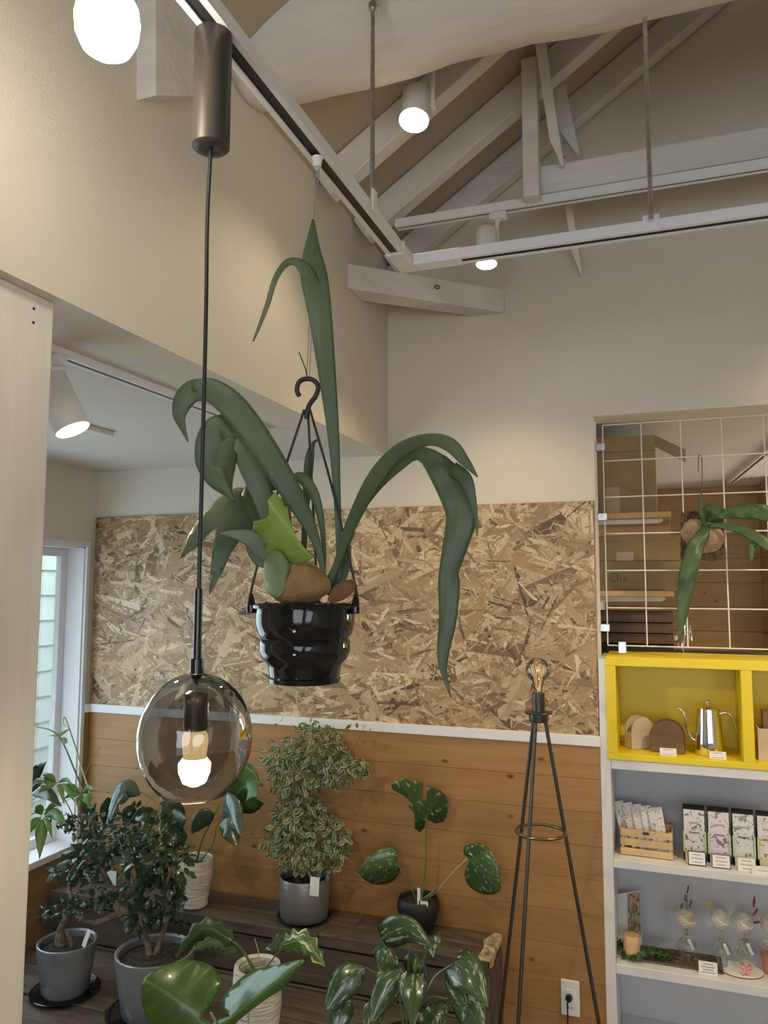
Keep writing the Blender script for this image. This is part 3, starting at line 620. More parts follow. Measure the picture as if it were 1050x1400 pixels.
# shelves on the left wall of the back room with brackets
def wshelf(ylab, pxr, py, lab):
    p0 = pY(pxr, py, 3.42); z = p0.z; x1 = p0.x
    s = T('wall_shelf', lab, 'shelf', (BX0, 3.9, z), 'shelves in the back room')
    MB().box(BX0+.002, x1, 3.42, 5.2, z-.012, z+.012).build('board', M_crate, s, bevel=.002)
    for yy in (3.46, 4.6):
        MB().prism([(BX0+.004, yy, z-.013), (x1-.035, yy, z-.013), (x1-.03, yy, z-.024), (x1-.05, yy, z-.033), (BX0+.14, yy, z-.035), (BX0+.07, yy, z-.06), (BX0+.03, yy, z-.12), (BX0+.004, yy, z-.13)], (0, .022, 0)).build('bracket', M_white, s, bevel=.002)
    return z, x1
zs1_, xs1_ = wshelf(0, 917, 703, 'upper wooden wall shelf on white bracket behind the wire grid')
zs2_, xs2_ = wshelf(0, 921, 812, 'lower wooden wall shelf on white bracket behind the wire grid')
def carton(lab, x0, x1, y0, y1, z0, z1, flap=False, mark=False, seam=True, grp='cardboard cartons in the back room'):
    b = T('cardboard_box', lab, 'box', ((x0+x1)/2, (y0+y1)/2, z0), grp)
    mb = MB().box(x0, x1, y0, y1, z0, z1); mb.build('carton', M_card, b, bevel=.003)
    if seam:
        MB().box(x0+.002, x1-.002, y0-.0015, y0, z0+(z1-z0)*.80, z0+(z1-z0)*.808).build('crease', M_cardd, b)
        MB().box(x0+(x1-x0)*.45, x0+(x1-x0)*.60, y0-.0012, y0-.0002, z0, z0+(z1-z0)*.35).build('tape', M_tape, b)
    if flap:
        MB().prism([(x1, y0+.01, z1), (x1+.12, y0-.02, z1-.075), (x1+.12, y0-.02, z1-.13), (x1, y0+.01, z1-.05)], (0, .004, .0)).build('flap', M_card, b)
    if mark:
        for txt, dx, sz in (('1', .062, .026), ('1.0', .10, .028)):
            c = bpy.data.curves.new('mark', 'FONT'); c.body = txt; c.size = sz; c.extrude = .0003; to = bpy.data.objects.new('tmp', c); COL.objects.link(to)
            bpy.context.view_layer.update(); me = bpy.data.meshes.new_from_object(to); bpy.data.objects.remove(to)
            me.materials.clear(); me.materials.append(M_ink); o = bpy.data.objects.new('printed_mark', me); COL.objects.link(o); o.parent = b
            o.location = Vector((xpx(835.5, 788, y0) if dx < .09 else xpx(846, 788, y0), y0-.0008, mark+(.003 if dx < .09 else -.006)))-ORG[b.name]; o.rotation_euler = (math.pi/2, 0, 0)
        cx, cz = xpx(839, 788, y0), mark+.012
        MB().tube([(cx+.018*math.cos(a), y0-.001, cz+.018*math.sin(a)) for a in [j*math.pi/12 for j in range(25)]], .0012, 5, cap=False).build('printed_ring', M_ink, b)
    return b
def zpx(x, y, Y): return pY(x, y, Y).z
def xpx(x, y, Y): return pY(x, y, Y).x
carton('tall cardboard box with open side flap on the upper back room shelf', BX0+.01, xpx(897, 650, 3.5), 3.5, 3.95, zs1_+.0125, zpx(850, 597, 3.5), flap=True)
zc0 = zpx(870, 767, 3.5)
carton('cardboard carton printed with a ringed 1 and 1.0, on the lower back room shelf', BX0+.01, xpx(931, 790, 3.5), 3.5, 3.9, zs2_+.0125, zc0, mark=zpx(845, 789, 3.5)-.012, seam=False)
carton('wide plain cardboard box stacked on the carton with the ringed 1', BX0+.01, xpx(929, 745, 3.5), 3.5, 3.9, zc0+.001, zpx(870, 732, 3.5))
# dark drawer boxes below the lower shelf and a bin stack
zb_ = 1.40; hh = (zs2_-.075-zb_)/4
for k in range(4):
    z0_ = zb_+k*hh; b = T('storage_box', ['lowest', 'second from bottom', 'third from bottom', 'topmost'][k]+' of the dark brown flat boxes stacked under the lower back room shelf', 'box', (-.1, 3.6, z0_), 'dark flat boxes under the back room shelf')
    MB().box(BX0+.05, xpx(921, 850, 3.45), 3.45, 3.8, z0_, z0_+hh-.004).build('tray', plain('dark_brown_box', (.12, .07, .04), .6) if k else M_blackm, b, bevel=.003)
    MB().box(BX0+.07, xpx(921, 850, 3.45)-.02, 3.446, 3.4495, z0_+hh*.75, z0_+hh*.82).build('lip', M_blackm, b)
MB().box(BX0+.02, 1.3, 3.42, 3.85, 1.36, 1.395).build('counter_top', M_blackm, bevel=.003, label='black counter surface behind the yellow box', cat='counter')
struct(MB().box(BX0+.03, 1.29, 3.45, 3.83, 0, 1.36), 'trim_3', M_white)
pb = pY(941, 868, 3.3); bg = T('plastic_bag', 'clear crumpled plastic bag standing behind the wire grid at its foot', 'bag', (pb.x, 3.36, 1.43))
mb = MB(); zt_ = zpx(941, 848, 3.36)
mb.lathe([(.014, 1.402), (.022, 1.44), (.018, 1.48), (.02, 1.50), (.016, zt_-.02), (.022, zt_)], (pb.x, 3.48, 0), 14, wob=.5); mb.build('film', M_clear, bg, smooth=True)
ORG  # jar beside the bag
jr = pY(921, 866, 3.5); j_ = T('glass_jar', 'small clear jar with white lid behind the hanging fern tip', 'jar', (jr.x, 3.5, 1.397))
MB().lathe([(0, 1.397), (.017, 1.397), (.019, 1.41), (.019, 1.45), (.014, 1.46)], (jr.x, 3.5, 0), 18).build('body', M_clear, j_, smooth=True)
MB().lathe([(.0, 1.478), (.015, 1.477), (.016, 1.46), (0, 1.459)], (jr.x, 3.5, 0), 18).build('lid', M_white, j_, smooth=True)
# ------------------------------------------------------------------ wire grid in the opening
GY = 3.1; gr = T('wire_grid', 'white wire grid panel clipped into the wall opening', 'grid', (.4, GY, 1.45))
gx = [-.2+.142*i for i in range(10)]; gz = [1.68+.627-.1412*i for i in range(7)]
for x in gx: MB().tube([(x, GY, gz[-1]), (x, GY, gz[0])], .0025, 6).build('wire', M_white, gr)
for z in gz: MB().tube([(gx[0], GY-.004, z), (gx[-1], GY-.004, z)], .0025, 6).build('wire', M_white, gr)
for (px, py) in ((822, 612), (824, 707), (828, 858)):
    p = pY(px, py, GY); z = p.z
    mb = MB().box(OX0+.0005, -.192, GY-.016, GY-.007, z-.014, z+.014).box(OX0+.0005, OX0+.006, GY-.03, GY+.02, z-.014, z+.014); mb.build('clip', M_steel, gr, bevel=.0015)
    MB().lathe([(0, .004), (.006, .004), (.007, 0)], (-.208, GY-.016, z), 10, axis=(0, -1, 0)).build('screw', M_steel, gr)
p = pY(851, 886, GY); MB().box(p.x-.014, p.x+.014, GY-.016, GY-.008, 1.4315, 1.475).build('clip', M_steel, gr, bevel=.0015)
# ------------------------------------------------------------------ shelf unit
sz = [1.68-v for v in (.262, .62, .654, .969, .997, 1.325, 1.357)]
SX0, SX1, SD = -.229, 1.34, .26
su = T('shelf_unit', 'white built-in shelf unit under the wall opening at the right', 'shelf', (.5, YB, 0))
yf = YB-.012
MB().box(SX0, -.193, yf, YB+SD, 0, sz[0]).build('side_panel', M_shelf, su, bevel=.002)
MB().box(SX1-.036, SX1, yf, YB+SD, 0, sz[0]).build('side_panel', M_shelf, su, bevel=.002)
for a_, b_ in ((sz[2], sz[1]), (sz[4], sz[3]), (sz[6], sz[5]), (1.68-1.65, 1.68-1.62)):
    MB().box(-.1925, SX1-.037, yf+.001, YB+SD, a_, b_).build('shelf_board', M_shelf, su, bevel=.002)
MB().box(-.193, SX1-.036, YB+SD, YB+SD+.01, .0, 1.06).build('back_panel', M_shelfin, su)
# yellow box
yb = T('display_box', 'yellow painted display box with open compartments on top of the white shelf unit', 'box', (.4, YB, sz[1]))
YX0, YX1, yz0, yz1 = -.204, 1.30, sz[1]+.0005, 1.68-.253
th = .033
MB().box(YX0, YX1, yf-.004, YB+SD-.02, yz1-th, yz1).build('top_board', M_yellow, yb, bevel=.0015)
MB().box(YX0, YX1, yf-.004, YB+SD-.02, yz0, yz0+.022).build('bottom_board', M_yellow, yb, bevel=.0015)
for x in (YX0, .247, .70, YX1-.035): MB().box(x, x+.036, yf-.0035, YB+SD-.02, yz0+.022, yz1-th).build('divider', M_yellow, yb, bevel=.0015)
MB().box(YX0, YX1, YB+SD-.02, YB+SD-.008, yz0, yz1).build('back_board', M_yellow, yb)
zy = yz0+.0225
def card(px, py, Y, w, h, z0, lab, mat=None, lines=3, border=None, tilt=.25):
    p = pY(px, py, Y); c = T('price_card', lab, 'card', (p.x, Y, z0), 'price cards on the shelves')
    up = Vector((0, math.sin(tilt), math.cos(tilt))); nn = Vector((0, -math.cos(tilt), math.sin(tilt))); ct = Vector((p.x, Y, z0))+up*h/2
    if border: MB().obox(ct, (w/2, 0, 0), up*h/2, nn*.0006).build('border', border, c); w2, h2 = w*.88, h*.84
    else: w2, h2 = w, h
    MB().obox(ct+nn*.0009, (w2/2, 0, 0), up*h2/2, nn*.0007).build('card', M_paper, c)
    mb = MB()
    for i in range(lines): mb.obox(ct+nn*.0018+up*h2*(.3-.6*i/max(1, lines-1) if lines > 1 else 0), (w2*(.36 if i % 2 else .28), 0, 0), up*h2*.035, nn*.0002)
    if lines: mb.build('print_lines', plain('grey_print', (.35, .33, .36), .7), c, kind='stuff')
    MB().obox(ct-nn*.006-up*h*.3, (w*.2, 0, 0), up*h*.2, nn*.004).build('foot', M_clear, c)
    return c
# wooden arched holders
M_beech = plain('pale_wood', (.66, .54, .38), .55, var=.06, scale=20, stretch=(.2, 1, 1)); M_waln = plain('walnut_wood', (.19, .10, .045), .5, var=.12, scale=20, stretch=(.2, 1, 1))
def holder(px0, px1, pyt, Y, mat, lab, rot):
    a = pY(px0, 1010, Y).x; b = pY(px1, 1010, Y).x; w = (b-a)/2; c = Vector(((a+b)/2, Y+.02, zy)); hz = zpx((px0+px1)/2, pyt, Y)-zy
    t_ = T('coffee_filter_holder', lab, 'holder', c, 'arched wooden filter holders'); R = Matrix.Rotation(rot, 3, 'Z')
    def plate(y, dz=0):
        poly = [(-w, y, 0), (w, y, 0), (w, y, hz*.52)] + [(w*math.cos(q), y, hz*.52+(hz*.48-dz)*math.sin(q)) for q in [j*math.pi/14 for j in range(1, 14)]] + [(-w, y, hz*.52)]
        return [c+R@Vector(p) for p in poly]
    MB().prism(plate(-.022), R@Vector((0, .006, 0))).build('front_plate', mat, t_, bevel=.001)
    MB().prism(plate(.022), R@Vector((0, .006, 0))).build('back_plate', mat, t_, bevel=.001)
    MB().obox(c+Vector((0, 0, .006)), R@Vector((w*.98, 0, 0)), R@Vector((0, .018, 0)), (0, 0, .006)).build('base', mat, t_)
    for s_ in (-1, 1): MB().obox(c+R@Vector((s_*(w-.004), .003, hz*.26)), R@Vector((.004, 0, 0)), R@Vector((0, .02, 0)), (0, 0, hz*.26)).build('end_piece', mat, t_)
holder(857, 893, 980, 3.10, M_beech, 'pale beech arched wooden coffee filter holder in the yellow box', .55)
holder(890, 936, 985, 3.05, M_waln, 'dark walnut arched wooden coffee filter holder in the yellow box', -.12)
# kettle
kp = pY(970, 1020, 3.09); K = mpp(kp); kt = T('drip_kettle', 'polished steel gooseneck drip kettle in the yellow box', 'kettle', (kp.x, 3.09, zy)); kx = kp.x
kh = zpx(970, 969, 3.09)-zy; r0_, r1_ = 19.5*K, 14.5*K
MB().lathe([(0, zy+.001), (r0_-.002, zy+.001), (r0_, zy+.004)]+[(r0_+(r1_-r0_)*t_, zy+.004+(kh-.004)*t_) for t_ in (.3, .6, 1)]+[(r1_-.002, zy+kh+.001), (r1_-.002, zy+kh-.003)], (kx, 3.09, 0), 40).build('body', M_chrome, kt, smooth=True)
MB().lathe([(r1_+.001, zy+kh), (r1_+.001, zy+kh+.003), (r1_*.6, zy+kh+.007), (.006, zy+kh+.009), (.004, zy+kh+.014)], (kx, 3.09, 0), 36).build('lid', M_chrome, kt, smooth=True)
MB().lathe([(.0035, zy+kh+.012), (.004, zy+kh+.016), (.009, zy+kh+.02), (.009, zy+kh+.028), (.006, zy+kh+.031), (0, zy+kh+.031)], (kx, 3.09, 0), 20).build('knob', M_chrome, kt, smooth=True)
sp = [pY(951, 1012, 3.09), pY(944, 1007, 3.09), pY(939, 995, 3.085), pY(937, 983, 3.08), pY(934, 973, 3.08), pY(927, 968, 3.08)]
MB().tube(cr(sp, 22), [.0052-.0028*j/21 for j in range(22)], 10).build('spout', M_chrome, kt, smooth=True)
hd = [pY(983, 985, 3.09), pY(984, 977, 3.09), pY(992, 974, 3.09), pY(999, 978, 3.09), pY(1004, 991, 3.09), pY(1008, 1004, 3.09)]
MB().tube(cr(hd, 20), [.003+.0012*math.sin(j/19*3.1) for j in range(20)], 10).build('handle', M_chrome, kt, smooth=True)
card(913, 1015, 3.005, .056, .026, zy, 'small white price card before the dark walnut filter holder', lines=2)
card(981, 1020, 3.005, .054, .026, zy, 'small white price card in front of the steel kettle', lines=2)
# boxes in the second compartment
x0_ = xpx(1036, 1000, 3.04)
b = T('wooden_box', 'pale wooden box at the right edge of the second yellow compartment', 'box', (x0_+.06, 3.08, zy)); hbx = zpx(1040, 996, 3.04)-zy
for nm, q in (('front_panel', (x0_, x0_+.13, 3.04, 3.045)), ('back_panel', (x0_, x0_+.13, 3.125, 3.13)), ('side_panel', (x0_, x0_+.005, 3.0455, 3.1245)), ('side_panel', (x0_+.125, x0_+.13, 3.0455, 3.1245))):
    MB().box(*q, zy, zy+hbx).build(nm, M_beech, b)
b2 = T('brown_carton', 'small brown carton standing in the pale wooden box', 'box', (x0_+.06, 3.09, zy)); MB().box(x0_+.02, x0_+.11, 3.06, 3.115, zy+.001, zpx(1045, 972, 3.06)).build('carton', plain('brown_carton', (.24, .13, .07), .6), b2, bevel=.001)
# ---- upper white compartment: crate with packets
z1s = sz[3]+.0005
ca, cb_ = pY(850, 1165, 3.075), pY(921, 1165, 3.03)
ax = Vector((cb_.x-ca.x, -.008, 0)); wc = ax.length/2; ax.normalize(); ay = Vector((-ax.y, ax.x, 0)); cc = Vector(((ca.x+cb_.x)/2, 3.045+.06, z1s)); dc = .055
hc = zpx(885, 1135, 3.05)-z1s
cr_ = T('wooden_crate', 'small slatted wooden crate full of paper packets on the upper white shelf', 'crate', cc)
for i in range(3):
    zc_ = hc*(.15+.35*i); nm = 'slat'
    for s_ in (-1, 1):
        MB().obox(cc+ay*s_*dc+Vector((0, 0, zc_)), ax*wc, ay*.002, (0, 0, hc*.125)).build('slat', M_crate, cr_, bevel=.0006)
        MB().obox(cc+ax*s_*(wc-.002)+Vector((0, 0, zc_)), ax*.002, ay*(dc-.002), (0, 0, hc*.125)).build('slat', M_crate, cr_, bevel=.0006)
for sx in (-1, 1):
    for sy in (-1, 1): MB().obox(cc+ax*sx*(wc-.008)+ay*sy*(dc-.006)+Vector((0, 0, hc*.5)), ax*.004, ay*.004, (0, 0, hc*.49)).build('corner_post', M_crate, cr_)
MB().obox(cc+Vector((0, 0, .003)), ax*(wc-.006), ay*(dc-.004), (0, 0, .002)).build('base', M_crate, cr_)
MB().obox(cc-ay*(dc+.0025)+Vector((0, 0, hc*.87)), ax*.011, ay*.0005, (0, 0, hc*.05)).build('plate_label', M_ink, cr_)
def printed(name, seed, cols, base=(.78, .74, .76), sc=60):
    m, t, N, b = nt(name); L = t.links.new; tc = N.new('ShaderNodeTexCoord'); mp = N.new('ShaderNodeMapping'); mp.inputs['Location'].default_value = (seed*3.1, seed, seed*.7); L(tc.outputs['Object'], mp.inputs[0])
    out = None
    for i, (c, thr) in enumerate(cols):
        n = N.new('ShaderNodeTexNoise'); n.inputs['Scale'].default_value = sc*(1+.3*i); n.inputs['Detail'].default_value = 2; n.inputs['Distortion'].default_value = 1.5
        m2 = N.new('ShaderNodeMapping'); m2.inputs['Location'].default_value = (i*5, i*2, 0); L(mp.outputs[0], m2.inputs[0]); L(m2.outputs[0], n.inputs['Vector'])
        r = N.new('ShaderNodeValToRGB'); r.color_ramp.elements[0].position = thr; r.color_ramp.elements[1].position = thr+.03; L(n.outputs['Fac'], r.inputs[0])
        mx = N.new('ShaderNodeMix'); mx.data_type = 'RGBA'; mx.inputs[7].default_value = (*c, 1); L(r.outputs[0], mx.inputs[0])
        if out: L(out, mx.inputs[6])
        else: mx.inputs[6].default_value = (*base, 1)
        out = mx.outputs[2]
    L(out, b.inputs['Base Color']); b.inputs['Roughness'].default_value = .35; return m
pcols = [((.30, .38, .18), .60), ((.70, .36, .44), .66), ((.28, .20, .16), .66)]
plabs = ['leftmost paper packet in the crate, leaning left', 'second paper packet from the left in the crate', 'third paper packet in the crate with dark leaves', 'fourth paper packet from the left in the crate', 'floral packet with pink blossoms, rightmost in the crate']
for i in range(5):
    f = -.74+.33*i; bz = cc+ax*wc*f+ay*(.02-.012*i)+Vector((0, 0, .012)); lean = -.28+.03*i
    upv = (Vector((0, 0, 1))+ax*lean+ay*.25).normalized(); w_ = .019+.006*(i == 4)
    hh_ = .078; axw = (ax-upv*ax.dot(upv)).normalized(); nn_ = axw.cross(upv)
    MB().obox(bz+upv*hh_, axw*w_, upv*hh_, nn_*.0025).build('paper_packet', printed('packet_print', i+2, pcols, (.80, .77, .74)), bevel=.0008, label=plabs[i], cat='packet', group='packets in the wooden crate')
# ---- four tall packets
pk = [((.32, .36, .22), 'first tall packet from the left with green leaf print', ((.13, .20, .10), (.10, .10, .12))), ((.42, .30, .40), 'second tall packet with purple flower print', ((.30, .17, .24), (.14, .14, .18))), ((.62, .60, .42), 'third tall packet with small green flower print', ((.24, .30, .14), (.62, .42, .36))), ((.5, .3, .2), 'fourth tall packet with yellow flower print at the right edge', ((.65, .42, .10), (.30, .16, .10)))]
Yp = 3.075
for i in range(4):
    xa, xb = xpx(934+33.6*i, 1140, Yp), xpx(965+33.6*i, 1140, Yp); zt_ = zpx(948+33.6*i, 1103+3.0*i, Yp); w = (xb-xa)/2; xm = (xa+xb)/2; zb0 = z1s
    pkt = T('tea_packet', pk[i][1]+' on the upper white shelf', 'packet', (xm, Yp, zb0), 'four tall packets on the upper white shelf')
    H_ = zt_-zb0
    mb = MB(); prof_ = [(-.030, 0), (.030, 0), (.028, H_*.55), (.012, H_*.93), (.004, H_), (-.004, H_), (-.022, H_*.93), (-.027, H_*.55)]
    mb.prism([(xa+.001, Yp+a_+.03, zb0+b_) for a_, b_ in prof_], (2*w-.002, 0, 0)); mb.build('pouch', M_blackm, pkt, bevel=.001)
    MB().prism([(xa+.003, Yp+.0015, zb0+H_*.05), (xb-.003, Yp+.0015, zb0+H_*.05), (xb-.003, Yp+.0035, zb0+H_*.62), (xb-.003, Yp+.009, zb0+H_*.93), (xa+.003, Yp+.009, zb0+H_*.93), (xa+.003, Yp+.0035, zb0+H_*.62)], (0, -.002, 0)).build('face_label', printed('packet_face', i*1.7+4, [(pk[i][2][0], .59), (pk[i][2][1], .64)], (.76, .73, .77), 38), pkt)
    s = MB().box(xa, xb, Yp-.006, Yp-.003, zb0, zb0+H_*.16)
    s.box(xa, xa+.005, Yp-.006, Yp-.003, zb0, zb0+H_*.55).box(xb-.005, xb, Yp-.006, Yp-.003, zb0, zb0+H_*.55)
    s.build('card_sleeve', plain('lime_card', (.62, .64, .36), .5, var=.03), pkt)
    MB().obox((xm, Yp-.002, zb0+H_*.52), (w*.5, 0, 0), (0, 0, .0012), (0, .0006, 0)).build('title_line', M_ink, pkt)
    MB().obox((xm, Yp+.001, zb0+H_*.70), (w*.42, 0, 0), (0, 0, .0025), (0, .0006, 0)).build('title_line', plain('grey_title', (.45, .43, .46), .6), pkt)
bd = [M_ink, plain('violet_border', (.12, .10, .28), .6), None]
card(953, 1175, 3.02, .060, .048, z1s, 'black bordered price card before the first tall packet', border=bd[0])
card(986, 1178, 3.02, .062, .046, z1s, 'violet bordered price card before the second tall packet', border=bd[1])
card(1021, 1180, 3.02, .056, .042, z1s, 'plain white price card before the third tall packet')
card(1045, 1188, 3.0, .075, .028, z1s, 'blank long white card at the right edge of the upper white shelf', lines=1)
# ---- lower compartment: photo card, candle, ivy, moss tray, flower diffusers
z2s = sz[5]+.0005
tp = T('moss_tray', 'flat tray of dry moss lying on the lower white shelf', 'tray', (.0, 3.08, z2s))
ta, tb = xpx(850, 1300, 3.08), xpx(987, 1300, 3.10)
MB().box(ta, tb, 3.035, 3.16, z2s, z2s+.007).build('board', M_old, tp, bevel=.002)
mo = MB()
for i in range(900):
    x, y = U(ta+.004, tb-.004), U(3.04, 3.155); a_ = U(0, 6.28); l_ = U(.003, .009); dz = U(.001, .007)
    mo.add([(x, y, z2s+.007), (x+l_*math.cos(a_), y+l_*math.sin(a_), z2s+.007+dz), (x+l_*math.cos(a_+.5), y+l_*math.sin(a_+.5), z2s+.008+dz)], [(0, 1, 2)])
mo.build('moss', plain('dry_moss', (.26, .23, .11), .9, var=.5, scale=90), tp, kind='stuff')
zcn = z2s+.0145
cp = pY(864, 1305, 3.06); cn = T('wooden_candle', 'pale wooden cylinder block beside the photo card on the moss tray', 'block', (cp.x, 3.06, zcn)); rc_ = 11*mpp(cp)
MB().lathe([(0, zcn), (rc_, zcn), (rc_, zpx(864, 1279, 3.06)), (rc_-.002, zpx(864, 1278, 3.06)), (0, zpx(864, 1278, 3.06))], (cp.x, 3.06, 0), 28).build('cylinder', M_crate, cn, smooth=True)
pa, pb_ = pY(844, 1280, 3.16), pY(877, 1275, 3.13); ph = T('photo_card', 'upright photo card leaning behind the wooden cylinder', 'card', ((pa.x+pb_.x)/2, 3.15, z2s+.01))
zt1, zt2 = zpx(844, 1226, 3.16), zpx(876, 1221, 3.13)
MB().prism([(pa.x, 3.165, z2s+.015), (pb_.x, 3.135, z2s+.015), (pb_.x, 3.155, zt2), (pa.x, 3.185, zt1)], (0, .0015, 0)).build('sheet', M_paper, ph)
MB().prism([Vector((pa.x, 3.165, z2s)).lerp(Vector((pb_.x, 3.135, z2s)), .45)+Vector((0, -.0012, .05)), (pb_.x-.002, 3.134, z2s+.05), (pb_.x-.002, 3.1525, zt2-.004), Vector((pa.x, 3.185, zt1)).lerp(Vector((pb_.x, 3.155, zt2)), .45)+Vector((0, -.0015, -.004))], (0, -.0004, 0)).build('picture', printed('photo_print', 9, [((.14, .18, .08), .48), ((.62, .30, .28), .62), ((.66, .56, .40), .62)], (.50, .34, .22), 34), ph)
iv = T('ivy_garland', 'trailing green ivy garland lying over the moss tray', 'garland', (ta+.05, 3.05, z2s))
vp = cr([(ta-.012, 3.09, z2s+.03), (ta+.02, 3.04, z2s+.012), (ta+.06, 3.028, z2s+.014), (ta+.11, 3.05, z2s+.03), (ta+.15, 3.06, z2s+.02), (ta+.20, 3.07, z2s+.02)], 40)
MB().tube(vp, .0012, 5).build('vine', M_vine, iv)
pp2 = cr([(ta+.05, 3.10, z2s+.05), (ta+.07, 3.09, z2s+.062), (ta+.095, 3.09, z2s+.045), (ta+.09, 3.08, z2s+.025)], 14); MB().tube(pp2, .0010, 5).build('vine', M_vine, iv)
lv = MB(); lv.ribbon(cr([(0, 0, 0), (.006, 0, .002), (.013, 0, 0)], 5), [.002, .0065, .0075, .004, .0005], .2, 0, 2, side=(0, 1, 0))
def copyleaf(proto_me, name, root, pos, R, s, mat=None):
    o = bpy.data.objects.new(name, proto_me); COL.objects.link(o); o.parent = root
    M = R.to_4x4(); M = Matrix.Translation(Vector(pos)-ORG[root.name])@M@Matrix.Scale(s, 4); o.matrix_basis = M; return o
def protomesh(mb, mat):
    me = bpy.data.meshes.new('leaf'); me.from_pydata([tuple(p) for p in mb.v], [], mb.f); ul = me.uv_layers.new(name='UVMap')
    ul.data.foreach_set('uv', [c for f in mb.uv for u in f for c in u]); me.materials.append(mat); me.polygons.foreach_set('use_smooth', [True]*len(me.polygons)); return me
ivy = protomesh(lv, M_mid)
def rrot(down=.0, spread=1.0):
    d = Vector((random.gauss(0, 1), random.gauss(0, 1), random.gauss(0, .6)*spread-down)).normalized()
    return Vector((1, 0, 0)).rotation_difference(d).to_matrix()@Matrix.Rotation(U(-1.2, 1.2), 3, 'X')
for i in range(120): copyleaf(ivy, 'leaf', iv, random.choice(vp[:34])+Vector((U(-.012, .012), U(-.012, .012), U(0, .012))), rrot(-.2), U(.9, 1.7))
dk = pY(1013, 1317, 3.06); dr = 29*mpp(dk)
coa = T('round_coaster', 'white round coaster with dark rim under the flower vases', 'coaster', (dk.x, 3.07, z2s))
MB().lathe([(0, z2s+.001), (dr, z2s+.001), (dr, z2s+.004)], (dk.x, 3.085, 0), 48, sy=.8).build('rim', M_waln, coa, smooth=True)
MB().lathe([(dr, z2s+.004), (dr*.99, z2s+.006), (0, z2s+.006)], (dk.x, 3.085, 0), 48, sy=.8).build('top', M_paper, coa)
def rose(mb_, c, r, ax):
    ax = Vector(ax).normalized(); a = ax.orthogonal().normalized(); b = ax.cross(a)
    for ring, (n_, rr_, h_, tl) in enumerate(((3, .30, .42, .1), (4, .55, .30, .4), (5, .82, .12, .8), (6, 1.0, -.12, 1.1))):
        for k in range(n_):
            an = 2*math.pi*(k+ring*.37)/n_; d = a*math.cos(an)+b*math.sin(an); t_ = ax.cross(d); vs = []
            for i in range(4):
                for j in range(5):
                    q = -1+j/2; u_ = i/3
                    vs.append(c + d*(r*rr_*(.25+.75*math.sin(u_*1.4))*(1-.12*q*q)) + t_*(q*r*rr_*.85*math.sin(.5+u_*1.8)) + ax*(r*(h_-.35+.55*u_-.12*q*q*u_)))
            mb_.add(vs, [(i*5+j, i*5+j+1, (i+1)*5+j+1, (i+1)*5+j) for i in range(3) for j in range(4)])
M_cream = plain('cream_petal', (.80, .74, .58), .6, var=.05); M_whitep = plain('white_petal', (.82, .78, .70), .6, var=.05)
M_bow = plain('raffia', (.52, .42, .28), .7, var=.1)
